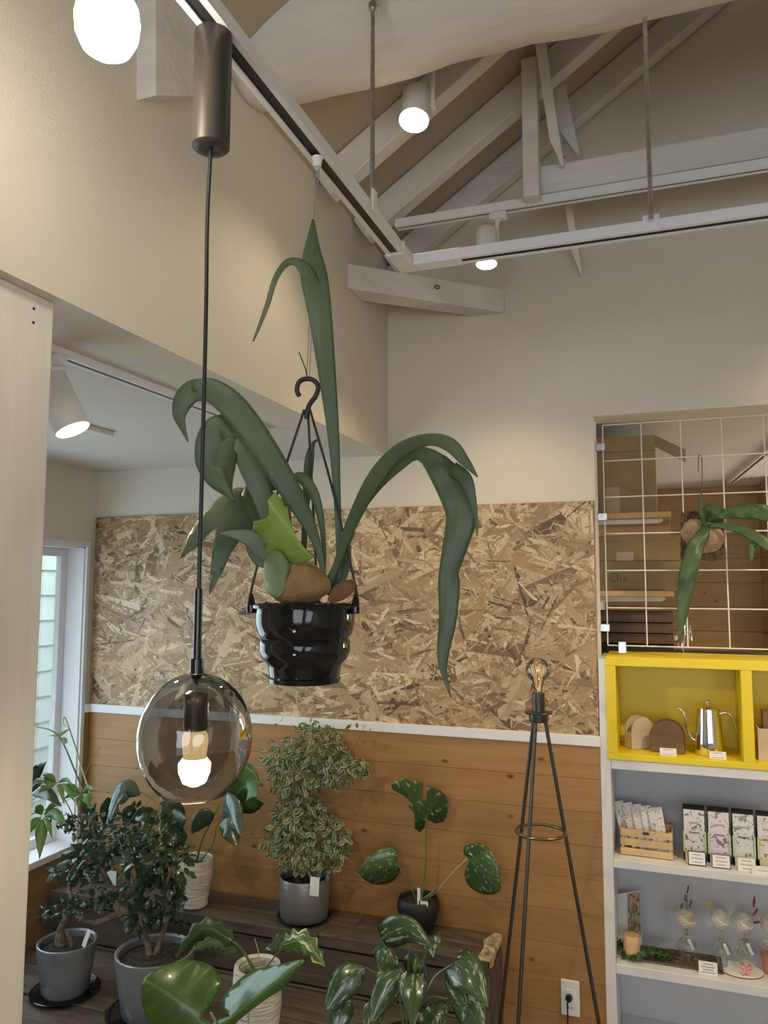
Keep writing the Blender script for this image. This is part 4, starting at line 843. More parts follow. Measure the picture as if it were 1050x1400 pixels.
def vase(px, py, fx, fy, Y, zb0, lab, pm, kind, bow, liquid=None):
    c = pY(px, py, Y); m_ = mpp(c); R_ = 12.8*m_; zc_ = max(c.z, zb0+R_*.9); v = T('flower_vase', lab, 'vase', (c.x, Y, zb0), 'round glass vases with paper roses')
    pr2 = [(R_*.5, zb0+.001)]+[(R_*math.cos(a_), zc_+R_*math.sin(a_)) for a_ in [-1.0+j*2.15/12 for j in range(13)]]+[(.0065, zc_+R_*1.02), (.0065, zc_+R_*1.3), (.009, zc_+R_*1.4)]
    MB().lathe([(0, zb0+.001)]+pr2, (c.x, Y, 0), 28).build('glass_body', M_clear, v, smooth=True)
    if liquid: MB().lathe([(0, zb0+.004), (R_*.6, zb0+.005), (R_*.9, zc_-.2*R_), (0, zc_-.2*R_)], (c.x, Y, 0), 24).build('liquid', liquid, v, smooth=True)
    f = pY(fx, fy, Y-.01); mb = MB(); rose(mb, f, 11.5*m_, (-.15, -1, .45)); mb.build('rose', pm, v, smooth=True, auto=False)
    MB().tube(cr([(c.x, Y, zc_-.3*R_), (c.x, Y, zc_+R_*1.2), f], 8), .0016, 6).build('rose_stem', M_stemp, v)
    zn = zc_+R_*1.12; mb = MB().tube([(c.x+.009*math.cos(a_), Y+.009*math.sin(a_), zn) for a_ in [j*math.pi/8 for j in range(17)]], .0018, 5, cap=False)
    for s_ in (-1, 1):
        mb.tube(cr([(c.x, Y-.01, zn), (c.x+s_*.014, Y-.014, zn+.008), (c.x+s_*.02, Y-.014, zn+.001), (c.x, Y-.011, zn)], 10), .0013, 5)
        mb.tube(cr([(c.x, Y-.011, zn), (c.x+s_*.012, Y-.015, zn-.008), (c.x+s_*.022, Y-.015, zn-.018)], 6), .0010, 5)
    mb.build('raffia_bow', bow, v)
    d_ = Vector((.45, 0, -1)).normalized(); MB().obox(Vector((c.x+.014, Y-.017, zn-.022)), d_*.019, Vector((d_.z, 0, -d_.x))*.005, (0, .0006, 0)).build('hang_tag', M_paper, v)
    if kind == 'dark':
        mb = MB()
        for tx, ty in ((932, 1236), (937, 1224), (940, 1212), (944, 1232)):
            tip = pY(tx, ty, Y+.005); mb.tube(cr([(c.x, Y, zn), pY((tx+939)/2, 1245, Y), tip], 8), .0008, 5)
            for q in range(4): mb.lathe([(0, -.005), (.003, -.002), (.0032, .001), (0, .005)], tip+Vector((U(-.003, .003), U(-.003, .003), -q*.006)), 7)
        mb.build('dried_bud_sprig', plain('dark_bud', (.07, .09, .08), .6), v, kind='stuff')
    if kind == 'yellow':
        mb = MB()
        for q in range(9):
            p_ = pY(968+U(-4, 5), 1232+q*1.6, Y+.004); mb.lathe([(0, -.004), (.004, -.001), (.004, .002), (0, .004)], p_, 7)
        mb.tube([(c.x, Y, zn), pY(970, 1246, Y)], .0008, 5); mb.build('yellow_sprig', plain('yellow_bud', (.62, .56, .06), .7), v, kind='stuff')
        mb = MB()
        for q in range(60):
            b0 = pY(fx-6+U(-8, 2), fy-4+U(-2, 14), Y+.006); d2 = Vector((-abs(random.gauss(.5, .5)), random.gauss(0, .3), random.gauss(.7, .5))).normalized(); mb.tube([b0, b0+d2*U(.008, .022)], .0005, 3)
        for q in range(5): mb.tube(cr([pY(fx+8, fy+4, Y), pY(fx+10+q*2, fy-10, Y+.01), pY(fx+3+q*4, fy-22, Y+.01)], 6), .0007, 4)
        mb.build('white_feather_grass', M_whitep, v, kind='stuff')
    if kind == 'red':
        for a_, b_, l_, an in ((1031, 1233, 9, 1.45), (1033, 1247, 7, .9), (1034, 1261, 8, .15)):
            p_ = pY(a_, b_, Y+.004); ax_ = (RIGHT*math.cos(an)+Vector((0, 0, 1))*math.sin(an)); L2 = l_*m_
            MB().lathe([(0, -L2), (.0035, -L2*.6), (.0045, 0), (.003, L2*.6), (0, L2)], p_, 12, axis=ax_).build('bunny_tail', plain('wine_tuft', (.33, .05, .08), .9, var=.2, scale=200), v, smooth=True)
            MB().tube(cr([(c.x, Y, zn), (p_+Vector((c.x, Y, zn)))/2+Vector((.004, 0, 0)), p_-ax_*L2], 6), .0008, 5).build('tuft_stem', M_bow, v)
    return v
vase(939, 1294, 937, 1255, 3.11, z2s+.0125, 'round glass vase with cream rose and dark buds on the moss tray', M_cream, 'dark', M_bow)
vase(987, 1300, 984, 1256, 3.09, z2s+.0065, 'round glass vase with white rose and yellow sprig beside the moss tray', M_whitep, 'yellow', plain('grey_raffia', (.32, .27, .24), .7))
vase(1019, 1300, 1016, 1261, 3.10, z2s+.0065, 'glass vase with white rose and wine red tufts standing on the coaster', M_whitep, 'red', plain('brown_raffia', (.25, .19, .16), .7))
vase(1052, 1302, 1052, 1262, 3.10, z2s, 'glass vase with cream rose and orange liquid cut by the right edge', M_cream, '', plain('pale_raffia', (.6, .5, .4), .7), liquid=plain('orange_liquid', (.55, .20, .10), .2))
fp = pY(1020, 1316, 3.035); fl_ = T('pink_flower', 'pink five petalled flower lying on the white coaster', 'flower', (fp.x, 3.045, z2s+.006))
for k in range(5):
    an = k*2*math.pi/5+.3; d = Vector((math.cos(an), -.35+.1*0, math.sin(an)*.9)); d = Vector((math.cos(an)*1, math.sin(an)*.25-.1, math.sin(an))).normalized(); o_ = Vector((fp.x, 3.042, z2s+.026))
    mb = MB().ribbon([o_+d*t_ for t_ in (0.001, .006, .012, .017, .021)], [.0015, .005, .0062, .005, .001], .3, 0, 3, side=d.cross(Vector((0, 1, 0)))); mb.build('petal', plain('pink_petal', (.80, .32, .36), .6, var=.08), fl_, smooth=True, thick=.001)
card(968, 1320, 3.012, .060, .042, z2s, 'white price card with small print at the edge of the lower white shelf', lines=4)
from mathutils.geometry import delaunay_2d_cdt
def blade(root, outline, Y, base, tip, mat, name='leaf', tilt=(0, 0), bulge=.02, step=7, fold=0, wav=0, wf=.18, lab=None, smooth_n=0, thick=.001):
    """leaf blade of real size at distance Y, tilted, folded along its rib and bulged"""
    pts = outline
    if smooth_n: pts = [(p.x, p.y) for p in cr([Vector((a_, b_, 0)) for a_, b_ in outline+outline[:1]], smooth_n)[:-1]]
    xs = [p[0] for p in pts]; ys = [p[1] for p in pts]; n0 = len(pts)
    def inside(x, y):
        c_ = False; j = n0-1
        for i in range(n0):
            if (pts[i][1] > y) != (pts[j][1] > y) and x < (pts[j][0]-pts[i][0])*(y-pts[i][1])/(pts[j][1]-pts[i][1])+pts[i][0]: c_ = not c_
            j = i
        return c_
    V = [Vector(p) for p in pts]; x = min(xs)+step/2; r_ = 0
    while x < max(xs):
        y = min(ys)+(step/2 if r_ % 2 else 0)
        while y < max(ys):
            if inside(x, y) and min((x-a_)**2+(y-b_)**2 for a_, b_ in pts) > (step*.45)**2: V.append(Vector((x, y)))
            y += step
        x += step*.87; r_ += 1
    vv, _e, ff, *_r2 = delaunay_2d_cdt(V, [], [list(range(n0))], 1, 1e-4)
    bx, by = base; ax = Vector((tip[0]-bx, tip[1]-by)); Lp = ax.length; ax /= Lp; px = Vector((-ax.y, ax.x))
    W_ = max(abs((Vector(p)-Vector(base)).dot(px)) for p in pts); cx_, cy_ = sum(xs)/n0, sum(ys)/n0; P3 = []; uv = []
    for p in vv:
        d = Vector(p)-Vector(base); u_ = d.dot(px)/W_; v_ = d.dot(ax)/Lp
        dy = tilt[0]*(p[0]-cx_)+tilt[1]*(p[1]-cy_) + bulge*(u_*u_+ .8*(v_-.5)**2) + fold*abs(u_) + wav*math.sin(p[0]*wf+p[1]*wf*.7)*abs(u_)
        P3.append(pY(p[0], p[1], Y+dy)); uv.append((.5+.5*u_, v_))
    return MB().add(P3, [tuple(f) for f in ff], uv).build(name, mat, root, smooth=True, auto=False, thick=thick, label=lab)
# ------------------------------------------------------------------ mounted fern on the grid
def frond(root, pts, mat, name='frond', wmul=1, cup=.18, roll=0, n=26, wave=0, wf=6, m=6, lab=None):
    """pts: (px, py, depth Y, width px)"""
    P3 = [pY(a_, b_, Y) for a_, b_, Y, w in pts]; ww = [w*mpp(p)/2*wmul for (a_, b_, Y, w), p in zip(pts, P3)]
    Q = cr(P3, n); W_ = [max(.0006, v.x) for v in cr([Vector((w, 0, 0)) for w in ww], n)]
    mb = MB().ribbon(Q, W_, cup, roll, m, wave=wave, wf=wf); return mb.build(name, mat, root, smooth=True, auto=False, thick=.0012, label=lab)
gc = pY(962, 730, 3.07); mf = T('mounted_fern', 'staghorn fern mounted on a bark board hooked to the wire grid', 'plant', (gc.x, 3.06, gc.z))
c0, c1_ = pY(931, 700, 3.065), pY(989, 767, 3.065)
bb = MB(); poly = [(931, 701), (950, 698), (972, 703), (989, 703), (990, 740), (989, 763), (975, 768), (958, 765), (945, 768), (931, 764)]
bb.prism([pY(a_, b_, 3.075) for a_, b_ in poly], (0, .018, 0)); bb.build('cork_board', plain('cork_bark', (.10, .06, .035), .9, var=.4, scale=50, bump=1), mf, bevel=.002)
mb = MB(); cR = pY(963, 735, 3.07)
for (dx, dz, sx_, sz_) in ((0, 0, .068, .058), (-.035, .02, .045, .05)):
    n_ = 24; prof_ = [(0.0001, .030), (.35, .027), (.65, .018), (.9, .008), (1, 0)]
    vs = []; 
    for r_, h_ in prof_:
        for k in range(n_):
            an = k*2*math.pi/n_; rr_ = r_*(1+.12*noise.noise((math.cos(an)*3+dx*20, math.sin(an)*3, 0))); vs.append(cR+Vector((dx+sx_*rr_*math.cos(an), -h_*.9, dz+sz_*rr_*math.sin(an))))
    mb.add(vs, [(i*n_+k, i*n_+(k+1) % n_, (i+1)*n_+(k+1) % n_, (i+1)*n_+k) for i in range(4) for k in range(n_)])
mb.build('dry_shield_frond', plain('tan_shield', (.34, .24, .15), .85, var=.25, scale=30, bump=.8, bscale=90), mf, smooth=True, auto=False)
MB().tube(cr([pY(955, 645, GY-.012), pY(955, 624, GY-.012), pY(957.5, 622, GY-.004), pY(959.5, 627, GY+.002), pY(960, 650, GY-.01), pY(959, 674, GY-.014), pY(960, 700, GY-.012)], 24), .0014, 6).build('hook', M_lampm, mf)
Yf = 3.035
for pts, nm in (([(964, 715, 3.05, 6), (962, 728, 3.03, 16), (950, 752, 3.0, 22), (941, 785, 2.99, 24), (936, 812, 3.0, 20), (932, 850, 3.0, 11), (927, 878, 3.0, 1)], 0),
                ([(965, 712, 3.05, 5), (985, 704, 3.0, 12), (1010, 700, 2.97, 18), (1035, 702, 2.95, 17), (1065, 712, 2.93, 8)], 0),
                ([(965, 720, 3.05, 5), (990, 719, 3.01, 9), (1020, 727, 2.96, 13), (1045, 742, 2.93, 15), (1070, 760, 2.92, 8)], 0),
                ([(962, 720, 3.05, 4), (964, 700, 3.03, 12), (975, 697, 3.01, 14), (990, 705, 3.0, 9), (997, 708, 3.0, 2)], 0),
                ([(966, 722, 3.04, 5), (959, 704, 3.02, 5), (957, 688, 3.02, 4), (959, 672, 3.02, 2)], 0),
                ([(1000, 700, 3.0, 6), (1015, 694, 2.98, 9), (1040, 695, 2.95, 12), (1060, 697, 2.95, 6)], 0),
                ([(1035, 738, 2.96, 6), (1030, 742, 2.96, 10), (1028, 752, 2.96, 8), (1027, 768, 2.96, 2)], 0)):
    frond(mf, pts, M_frondk, wmul=1, wave=.2, wf=12, n=40)
# ------------------------------------------------------------------ hanging staghorn fern
PX, PYY = -.664, 1.42
hb_ = T('staghorn_fern', 'large staghorn fern in a glossy black hanging pot under the lighting rail', 'plant', (PX, PYY, 1.5))
pc0 = pY(417, 880, PYY); k = mpp(pc0); PX = pc0.x
z_ = lambda y: pY(417, y, PYY).z
R1 = 68*k
prof = [(0, z_(933)), (R1*.66, z_(933)), (R1*.71, z_(932)), (R1*.73, z_(926)), (R1*.70, z_(924)), (R1*.73, z_(912)), (R1*.76, z_(906)), (R1*.86, z_(899)), (R1*.92, z_(888)), (R1*.91, z_(876)), (R1*.88, z_(872)), (R1*.95, z_(866)), (R1*1.0, z_(852)), (R1*1.0, z_(838)), (R1*.99, z_(832)), (R1*1.06, z_(831)), (R1*1.07, z_(827)), (R1*1.04, z_(825)), (R1*.99, z_(826)), (R1*.96, z_(834)), (R1*.93, z_(850)), (R1*.8, z_(853))]
MB().lathe(prof, (PX, PYY, 0), 64).build('pot', M_black, hb_, smooth=True)
MB().lathe([(R1*.95, z_(836)), (R1*.6, z_(830)), (0, z_(827))], (PX, PYY, 0), 32, wob=.1).build('soil', M_soil, hb_, smooth=True)
hk = pY(420, 560, PYY); clipz = z_(828)
an_ = [(-1.0, 0), (.95, -.3), (.15, .99)]
for i, (dx, dy) in enumerate(((-1.0, -.02), (.94, -.33), (.12, .99))):
    d = RIGHT*dx + Vector((-RIGHT.y, RIGHT.x, 0))*dy; d.z = 0; d.normalize()
    e = Vector((PX, PYY, clipz))+d*(R1*1.09)
    pt_ = [hk+d*.006+Vector((0, 0, -.0)), hk.lerp(e, .4)+d*.012, e+Vector((0, 0, .035)), e+Vector((0, 0, .0))]
    MB().tube(cr(pt_, 20), .0028, 8).build('hanger_arm', M_blackm, hb_, smooth=True)
    MB().lathe([(0, -.016), (.009, -.014), (.010, -.004), (.006, .014), (.003, .024)], e, 12).build('arm_clip', M_black, hb_, smooth=True)
hp = [pY(409, 541, PYY), pY(406, 534, PYY), pY(408, 524, PYY), pY(415, 518.5, PYY), pY(427, 519, PYY), pY(435, 528, PYY), pY(432, 541, PYY), pY(424, 552, PYY), pY(420, 563, PYY), pY(420, 572, PYY)]
MB().tube(cr(hp, 34), [.0052 if j < 30 else .006 for j in range(34)], 12).build('hook', M_blackm, hb_, smooth=True)
MB().tube([pY(421, 521, PYY-.005), pY(418, 505, PYY), pY(409, 482, PYY)], .0013, 6).build('wire_tie', M_blackm, hb_)
# rail hanger with wire
hr = T('rail_hanger', 'white rail plug with long thin wire loop carrying the hanging fern', 'hanger', (TX, PYY, H))
pj = pY(426, 222, PYY)
MB().lathe([(0, H-.022), (.008, H-.022), (.011, H-.004), (.013, H-.001), (0, H)], (TX+.0, PYY, 0), 20).build('plug', M_white, hr, smooth=True)
hx = Vector((TX, PYY, H-.022))
MB().tube(cr([hx, hx+Vector((.004, 0, -.008)), hx+Vector((0, 0, -.016)), hx+Vector((-.004, 0, -.008)), hx], 14), .0012, 6).build('ring', M_steel, hr)
hz_ = pY(421, 520, PYY); 
for s_ in (-1, 1): MB().tube([hx+Vector((s_*.003, 0, -.012)), hz_+Vector((s_*.0028, 0, 0))], .0011, 6).build('wire', M_steel, hr)
Y0 = 1.42
FR = [
 ([(463, 800, 1.44, 7), (463, 740, 1.44, 8), (460, 660, 1.43, 11), (455, 585, 1.42, 17), (446, 500, 1.41, 25), (437, 425, 1.40, 33), (429, 375, 1.40, 37), (427, 340, 1.40, 22), (428, 300, 1.41, 3)], M_frond, .15, 0),
 ([(432, 400, 1.40, 20), (420, 372, 1.39, 20), (405, 358, 1.38, 12), (390, 361, 1.37, 9), (376, 382, 1.36, 8), (366, 415, 1.36, 7), (355, 445, 1.36, 5), (346, 467, 1.36, 2)], M_frond, .2, .2),
 ([(446, 800, 1.40, 5), (432, 740, 1.38, 12), (408, 690, 1.35, 26), (378, 640, 1.32, 34), (345, 590, 1.30, 38), (315, 552, 1.28, 38), (285, 531, 1.27, 30), (262, 527, 1.26, 12)], M_frond, .22, 0),
 ([(285, 533, 1.27, 30), (264, 534, 1.265, 32), (250, 548, 1.26, 28), (245, 568, 1.26, 18), (250, 585, 1.26, 9), (257, 604, 1.26, 2)], M_frond, .35, .3),
 ([(372, 735, 1.40, 16), (362, 690, 1.37, 24), (345, 645, 1.34, 30), (327, 608, 1.31, 28), (310, 588, 1.30, 22)], M_frondp, .25, 0),
 ([(325, 600, 1.31, 26), (304, 586, 1.29, 40), (290, 600, 1.28, 42), (286, 630, 1.28, 38), (296, 655, 1.28, 28), (310, 672, 1.29, 14), (320, 686, 1.30, 2)], M_frond, .4, .1),
 ([(330, 605, 1.315, 18), (315, 612, 1.30, 26), (308, 640, 1.295, 28), (310, 665, 1.295, 16), (318, 684, 1.30, 3)], M_frond, .4, -.2),
 ([(375, 720, 1.45, 30), (362, 680, 1.46, 26), (352, 640, 1.44, 22), (338, 605, 1.42, 16), (325, 590, 1.42, 8)], M_frond, .2, 0),
 ([(385, 740, 1.46, 34), (362, 700, 1.48, 48), (352, 680, 1.49, 46), (362, 660, 1.5, 30), (385, 655, 1.5, 26), (400, 648, 1.5, 10)], M_frond, .15, 0),
 ([(376, 770, 1.36, 8), (362, 755, 1.34, 22), (345, 738, 1.32, 24), (325, 731, 1.31, 14), (301, 729, 1.30, 2)], M_frondp, .35, 0),
 ([(374, 775, 1.37, 10), (352, 765, 1.36, 14), (340, 745, 1.36, 10), (338, 730, 1.36, 4)], M_frond, .2, 0),
 ([(448, 805, 1.42, 5), (466, 755, 1.40, 11), (488, 700, 1.37, 18), (515, 650, 1.34, 22), (548, 615, 1.32, 20), (585, 601, 1.30, 17), (615, 608, 1.29, 20), (635, 630, 1.28, 14), (653, 652, 1.28, 2)], M_frond, .2, 0),
 ([(446, 812, 1.43, 6), (462, 770, 1.42, 12), (485, 705, 1.40, 17), (512, 665, 1.38, 18), (545, 637, 1.36, 15), (570, 620, 1.35, 20), (600, 640, 1.34, 38), (622, 672, 1.33, 46), (631, 705, 1.33, 43), (622, 748, 1.33, 34), (614, 780, 1.33, 27), (614, 800, 1.33, 30), (612, 850, 1.33, 24), (606, 890, 1.33, 17), (607, 920, 1.33, 9), (617, 955, 1.33, 1)], M_frond, .28, .0),
 ([(618, 640, 1.33, 20), (636, 655, 1.32, 20), (645, 680, 1.32, 12), (650, 705, 1.32, 7), (653, 733, 1.32, 1)], M_frond, .2, .2),
 ([(414, 800, 1.50, 6), (416, 740, 1.50, 8), (419, 680, 1.49, 11), (423, 630, 1.48, 13), (428, 607, 1.48, 6), (437, 600, 1.48, 2)], M_frond, .3, .2),
 ([(442, 800, 1.43, 4), (443, 750, 1.42, 6), (437, 700, 1.41, 10), (425, 668, 1.40, 16), (410, 652, 1.39, 14), (397, 653, 1.38, 3)], M_frond, .3, 0),
 ([(452, 815, 1.45, 12), (458, 795, 1.44, 26), (470, 770, 1.46, 20), (478, 745, 1.47, 4)], M_frond, .2, 0),
 ([(385, 790, 1.36, 8), (392, 730, 1.36, 14), (390, 690, 1.38, 10), (384, 665, 1.39, 3)], M_frondp, .2, 0),
]
for pts, mt, cup, roll in FR: frond(hb_, pts, mt, cup=cup*.45, roll=roll, n=44 if len(pts) > 12 else 30, wave=.16 if len(pts) > 12 else .06, wf=14 if len(pts) > 12 else 6)
blade(hb_, [(325, 666), (303, 676), (281, 698), (259, 729), (246, 764), (272, 746), (283, 732), (297, 720), (290, 753), (287, 787), (286, 814), (303, 784), (318, 752), (334, 732), (347, 730), (366, 735), (372, 715), (352, 690), (338, 668)], 1.43, (368, 722), (262, 740), M_frond, name='frond', tilt=(.0008, -.0004), bulge=.03, wav=.008, wf=.1, step=9, thick=.0015)
blade(hb_, [(362, 752), (380, 752), (396, 772), (392, 786), (390, 804), (380, 817), (366, 809), (361, 796)], 1.325, (372, 755), (378, 817), leafmat('blue_green_shield', (.22, .32, .16), (.13, .22, .10), (.2, .28, .14), .6, veins=.001), name='shield_frond', tilt=(-.0008, 0), bulge=.02, step=6, smooth_n=30, thick=.002, lab='bluish green lower shield frond')
blade(hb_, [(375, 673), (386, 684), (388, 692), (394, 693), (395, 707), (404, 732), (416, 749), (432, 760), (419, 768), (399, 773), (384, 768), (366, 766), (362, 752), (366, 744), (354, 741), (354, 731), (346, 724), (347, 713), (364, 709), (368, 703), (366, 684)], 1.315, (425, 762), (370, 690), M_shield, name='shield_frond', tilt=(.0006, .0002), bulge=.03, fold=.01, wav=.006, wf=.16, step=6, thick=.002, lab='bright lobed green shield frond')
bl = MB(); c = pY(408, 801, 1.39); kk = mpp(c); n_ = 28; vs = []; fs = []
for i in range(15):
    th_ = math.pi*i/14
    for j in range(n_):
        ph_ = 2*math.pi*j/n_; d = Vector((math.sin(th_)*math.cos(ph_), math.sin(th_)*math.sin(ph_), math.cos(th_)))
        e = 1+.10*noise.noise(d*2.2)+.03*noise.noise(d*7); tl = RIGHT*(-d.z*8 if d.z > 0 else 0)
        vs.append(c+(RIGHT*d.x*44+Vector((-RIGHT.y, RIGHT.x, 0))*d.y*44+Vector((0, 0, 1))*d.z*(38 if d.z > 0 else 26)+tl)*kk*e)
fs = [(i*n_+j, (i+1)*n_+j, (i+1)*n_+(j+1) % n_, i*n_+(j+1) % n_) for i in range(14) for j in range(n_)]
bl.add(vs, fs).build('brown_shield', M_brown, hb_, smooth=True, auto=False, label='fuzzy tan old shield bulging over the rim')
mb = MB()
for i in range(260):
    a_ = U(0, 6.28); r_ = R1*math.sqrt(U(.2, .95)); p = Vector((PX+r_*math.cos(a_), PYY+r_*math.sin(a_), z_(829)+U(-.002, .004))); s_ = U(.003, .009); d = Vector((U(-1, 1), U(-1, 1), U(-.2, .6))).normalized()*s_; e = d.orthogonal().normalized()*s_*.4
    mb.add([p-d-e, p+d-e, p+d+e, p-d+e], [(0, 1, 2, 3)])
mb.build('bark_chips', plain('bark_chip', (.16, .08, .04), .8, var=.5, scale=60), hb_, kind='stuff')
frond(hb_, [(450, 822, 1.33, 8), (462, 812, 1.31, 22), (478, 800, 1.31, 18), (484, 792, 1.32, 3)], plain('dead_leaf', (.26, .12, .05), .7, var=.2), name='dead_leaf', lab='curled brown dead leaf')
# ------------------------------------------------------------------ timber bench (two steps) on the left
ZU, ZL = 1.68-1.28, 1.68-1.48
bn = T('timber_bench', 'dark stepped bench of reclaimed planks along the back wall carrying potted plants', 'bench', (-1.5, 2.6, 0))
BXr = -.595
def planks(y0, y1, z, n_, xr=BXr, th=.045, name='plank'):
    w = (y1-y0)/n_
    for i in range(n_):
        a_, b_ = y0+w*i, y0+w*(i+1)-.004; cuts = [XA+.03]+sorted([U(-2.0, -1.0)])+[xr]
        for c0_, c1_ in zip(cuts, cuts[1:]):
            MB().box(c0_, c1_-.003, a_, b_, z-th, z-U(0, .003)).build(name, M_old, bn, bevel=.004)
planks(2.755, 2.982, ZU, 2)
for z0_, z1_ in ((ZU-.19, ZU-.05), (ZU-.34, ZU-.195)):
    if z1_ > .02: MB().box(XA+.03, BXr-.004, 2.762, 2.80, max(.0, z0_), z1_-.004).build('front_board', M_old, bn, bevel=.004)
MB().box(BXr-.03, BXr, 2.762, 2.98, 0, ZU-.048).build('end_panel', M_old, bn, bevel=.003)
e0 = MB().prism([(BXr-.045, 2.752, ZU+.0005), (BXr+.001, 2.752, ZU+.0005), (BXr+.001, 2.97, ZU+.0005), (BXr-.028, 2.975, ZU+.0005), (BXr-.052, 2.90, ZU+.0005), (BXr-.038, 2.84, ZU+.0005)], (0, 0, .004)); e0.build('worn_corner', M_olde, bn)
MB().prism([(BXr+.0005, 2.755, ZU), (BXr+.0005, 2.97, ZU), (BXr+.0005, 2.95, ZU-.02), (BXr+.0005, 2.87, ZU-.012), (BXr+.0005, 2.80, ZU-.035), (BXr+.0005, 2.756, ZU-.02)], (.003, 0, 0)).build('worn_edge', M_olde, bn)
planks(2.0, 2.752, ZL, 4, xr=-.62)
for x in (XA+.15, -1.5, -.75): MB().box(x, x+.05, 2.05, 2.70, 0, ZL-.046).build('support', M_old, bn)
def pot_lathe(root, c, zb_, prof_, mat, r_soil=None, z_soil=None, name='pot', wob=0, n_=44):
    MB().lathe([(r_, zb_+z__) for r_, z__ in prof_], c, n_, wob=wob).build(name, mat, root, smooth=True)
    if r_soil: MB().lathe([(r_soil, zb_+z_soil-.004), (r_soil*.5, zb_+z_soil+.002), (0, zb_+z_soil+.003)], c, 24, wob=.1).build('soil', M_soil, root, smooth=True)
def saucer(root, c, zb_, r_, mat=M_black):
    MB().lathe([(0, zb_), (r_*.85, zb_), (r_, zb_+.012), (r_*.97, zb_+.013), (r_*.84, zb_+.004), (0, zb_+.004)], c, 44).build('saucer', mat, root, smooth=True)
def leafblob(root, blobs, n_, n_obj, L_, W_, mat, down=.3, branchfrom=None, out=.5, name='leaf', proto=None):
    """blobs: (centre Vector, rx, ry, rz, weight). A few hundred copied leaves plus the rest as one stuff mesh"""
    lf = MB(); lf.ribbon(cr([(0, 0, 0), (L_*.5, 0, L_*.06), (L_, 0, -L_*.06)], 5), [W_*.12, W_*.42, W_*.5, W_*.34, W_*.03], .3, 0, 2, side=(0, 1, 0))
    me = proto or protomesh(lf, mat); st = MB(); tot = []
    wts = [b[4] for b in blobs]
    for i in range(n_):
        c, rx, ry, rz, _w = random.choices(blobs, wts)[0]
        d = Vector((random.gauss(0, 1), random.gauss(0, 1), random.gauss(0, 1))).normalized(); q = U(.25, 1)**.45
        p = c+Vector((d.x*rx, d.y*ry, d.z*rz))*q
        dr_ = (d*out+Vector((random.gauss(0, .5), random.gauss(0, .5), random.gauss(0, .4)-down))).normalized()
        R = Vector((1, 0, 0)).rotation_difference(dr_).to_matrix()@Matrix.Rotation(U(-1.0, 1.0), 3, 'X'); s_ = U(.7, 1.15)
        if p.y > YB-.03: p.y = YB-.03
        if i < n_obj: copyleaf(me, name, root, p, R, s_)
        else:
            st.add([p+(R@v_)*s_ for v_ in lf.v], lf.f, [None]*0 or None); 
            st.uv[-len(lf.f):] = lf.uv
    if n_ > n_obj: st.build('foliage', mat, root, smooth=True, auto=False, kind='stuff')
# ---- variegated weeping fig in pewter pot
fc = Vector((pZ(415, 1272, ZU).x, 2.865, 0)); fc.x = pY(416, 1240, 2.865).x; k = mpp(pY(416, 1240, 2.865)); rF = 34*k
fg = T('weeping_fig', 'variegated weeping fig in a pewter grey cylinder pot against the pine wall', 'plant', (fc.x, fc.y, ZU)); zt_ = pY(416, 1196, 2.865).z
saucer(fg, fc, ZU+.001, rF*1.10)
zb0 = ZU+.006; h_ = zt_-zb0
pot_lathe(fg, fc, zb0, [(0, 0), (rF*.93, 0), (rF*.97, .006), (rF, h_*.5), (rF, h_-.003), (rF*.98, h_), (rF*.93, h_-.004), (rF*.92, h_-.03)], M_cyl, rF*.93, h_-.025)
def fv(x_, y_, dy=0): return pY(x_, y_, 2.865+dy)
for pts in ([(415, 1195), (420, 1140), (405, 1080), (395, 1020)], [(420, 1195), (428, 1130), (440, 1060), (450, 1010)], [(410, 1195), (400, 1150), (388, 1110)], [(425, 1120), (455, 1060), (480, 1045)]):
    MB().tube(cr([fv(a_, b_, U(-.02, .02)) for a_, b_ in pts], 14), [.005-.0034*j/13 for j in range(14)], 7).build('stem', M_bark, fg, smooth=True)
bl_ = [(fv(432, 1020), 48, 32, 5), (fv(400, 1060, -.02), 36, 32, 4), (fv(455, 1050), 32, 26, 3), (fv(485, 1048, -.02), 18, 14, 1.2), (fv(415, 1100), 34, 30, 3), (fv(400, 1125, -.03), 32, 28, 3), (fv(440, 1140), 36, 30, 3.4), (fv(462, 1155), 20, 18, 1.2), (fv(405, 1165, -.03), 34, 24, 3), (fv(440, 1180), 28, 14, 1.5), (fv(372, 1150, -.03), 14, 22, .7), (fv(385, 1035, -.02), 26, 24, 2)]
leafblob(fg, [(c, a_*k, min(a_*k, .075), b_*k, w) for c, a_, b_, w in bl_], 2100, 280, .032, .017, M_fic, down=.45)
for a_, b_ in ((375, 990), (388, 980), (427, 980), (432, 990), (438, 992), (444, 993), (480, 990), (487, 988), (494, 990), (505, 975), (508, 995), (352, 1027), (340, 1140), (495, 1046), (503, 1040), (490, 1115)):
    R = rrot(.4); copyleaf(fg.children[-2].data if False else [c for c in fg.children if c.name.startswith('leaf')][0].data, 'leaf', fg, fv(a_, b_, U(-.03, .0)), R, 1.0)
MB().tube(cr([fv(460, 1060), fv(485, 1020), fv(500, 990)], 6), .001, 5).build('twig', M_bark, fg); MB().tube(cr([fv(440, 1040), fv(435, 1010), fv(430, 985)], 6), .001, 5).build('twig', M_bark, fg)
tg = pY(430, 1212, 2.865-rF-.004); MB().obox(tg, (6.5*k, 0, 0), (0, .0004, 0), (.0015, 0, 12*k)).build('price_tag', M_paper, fg)
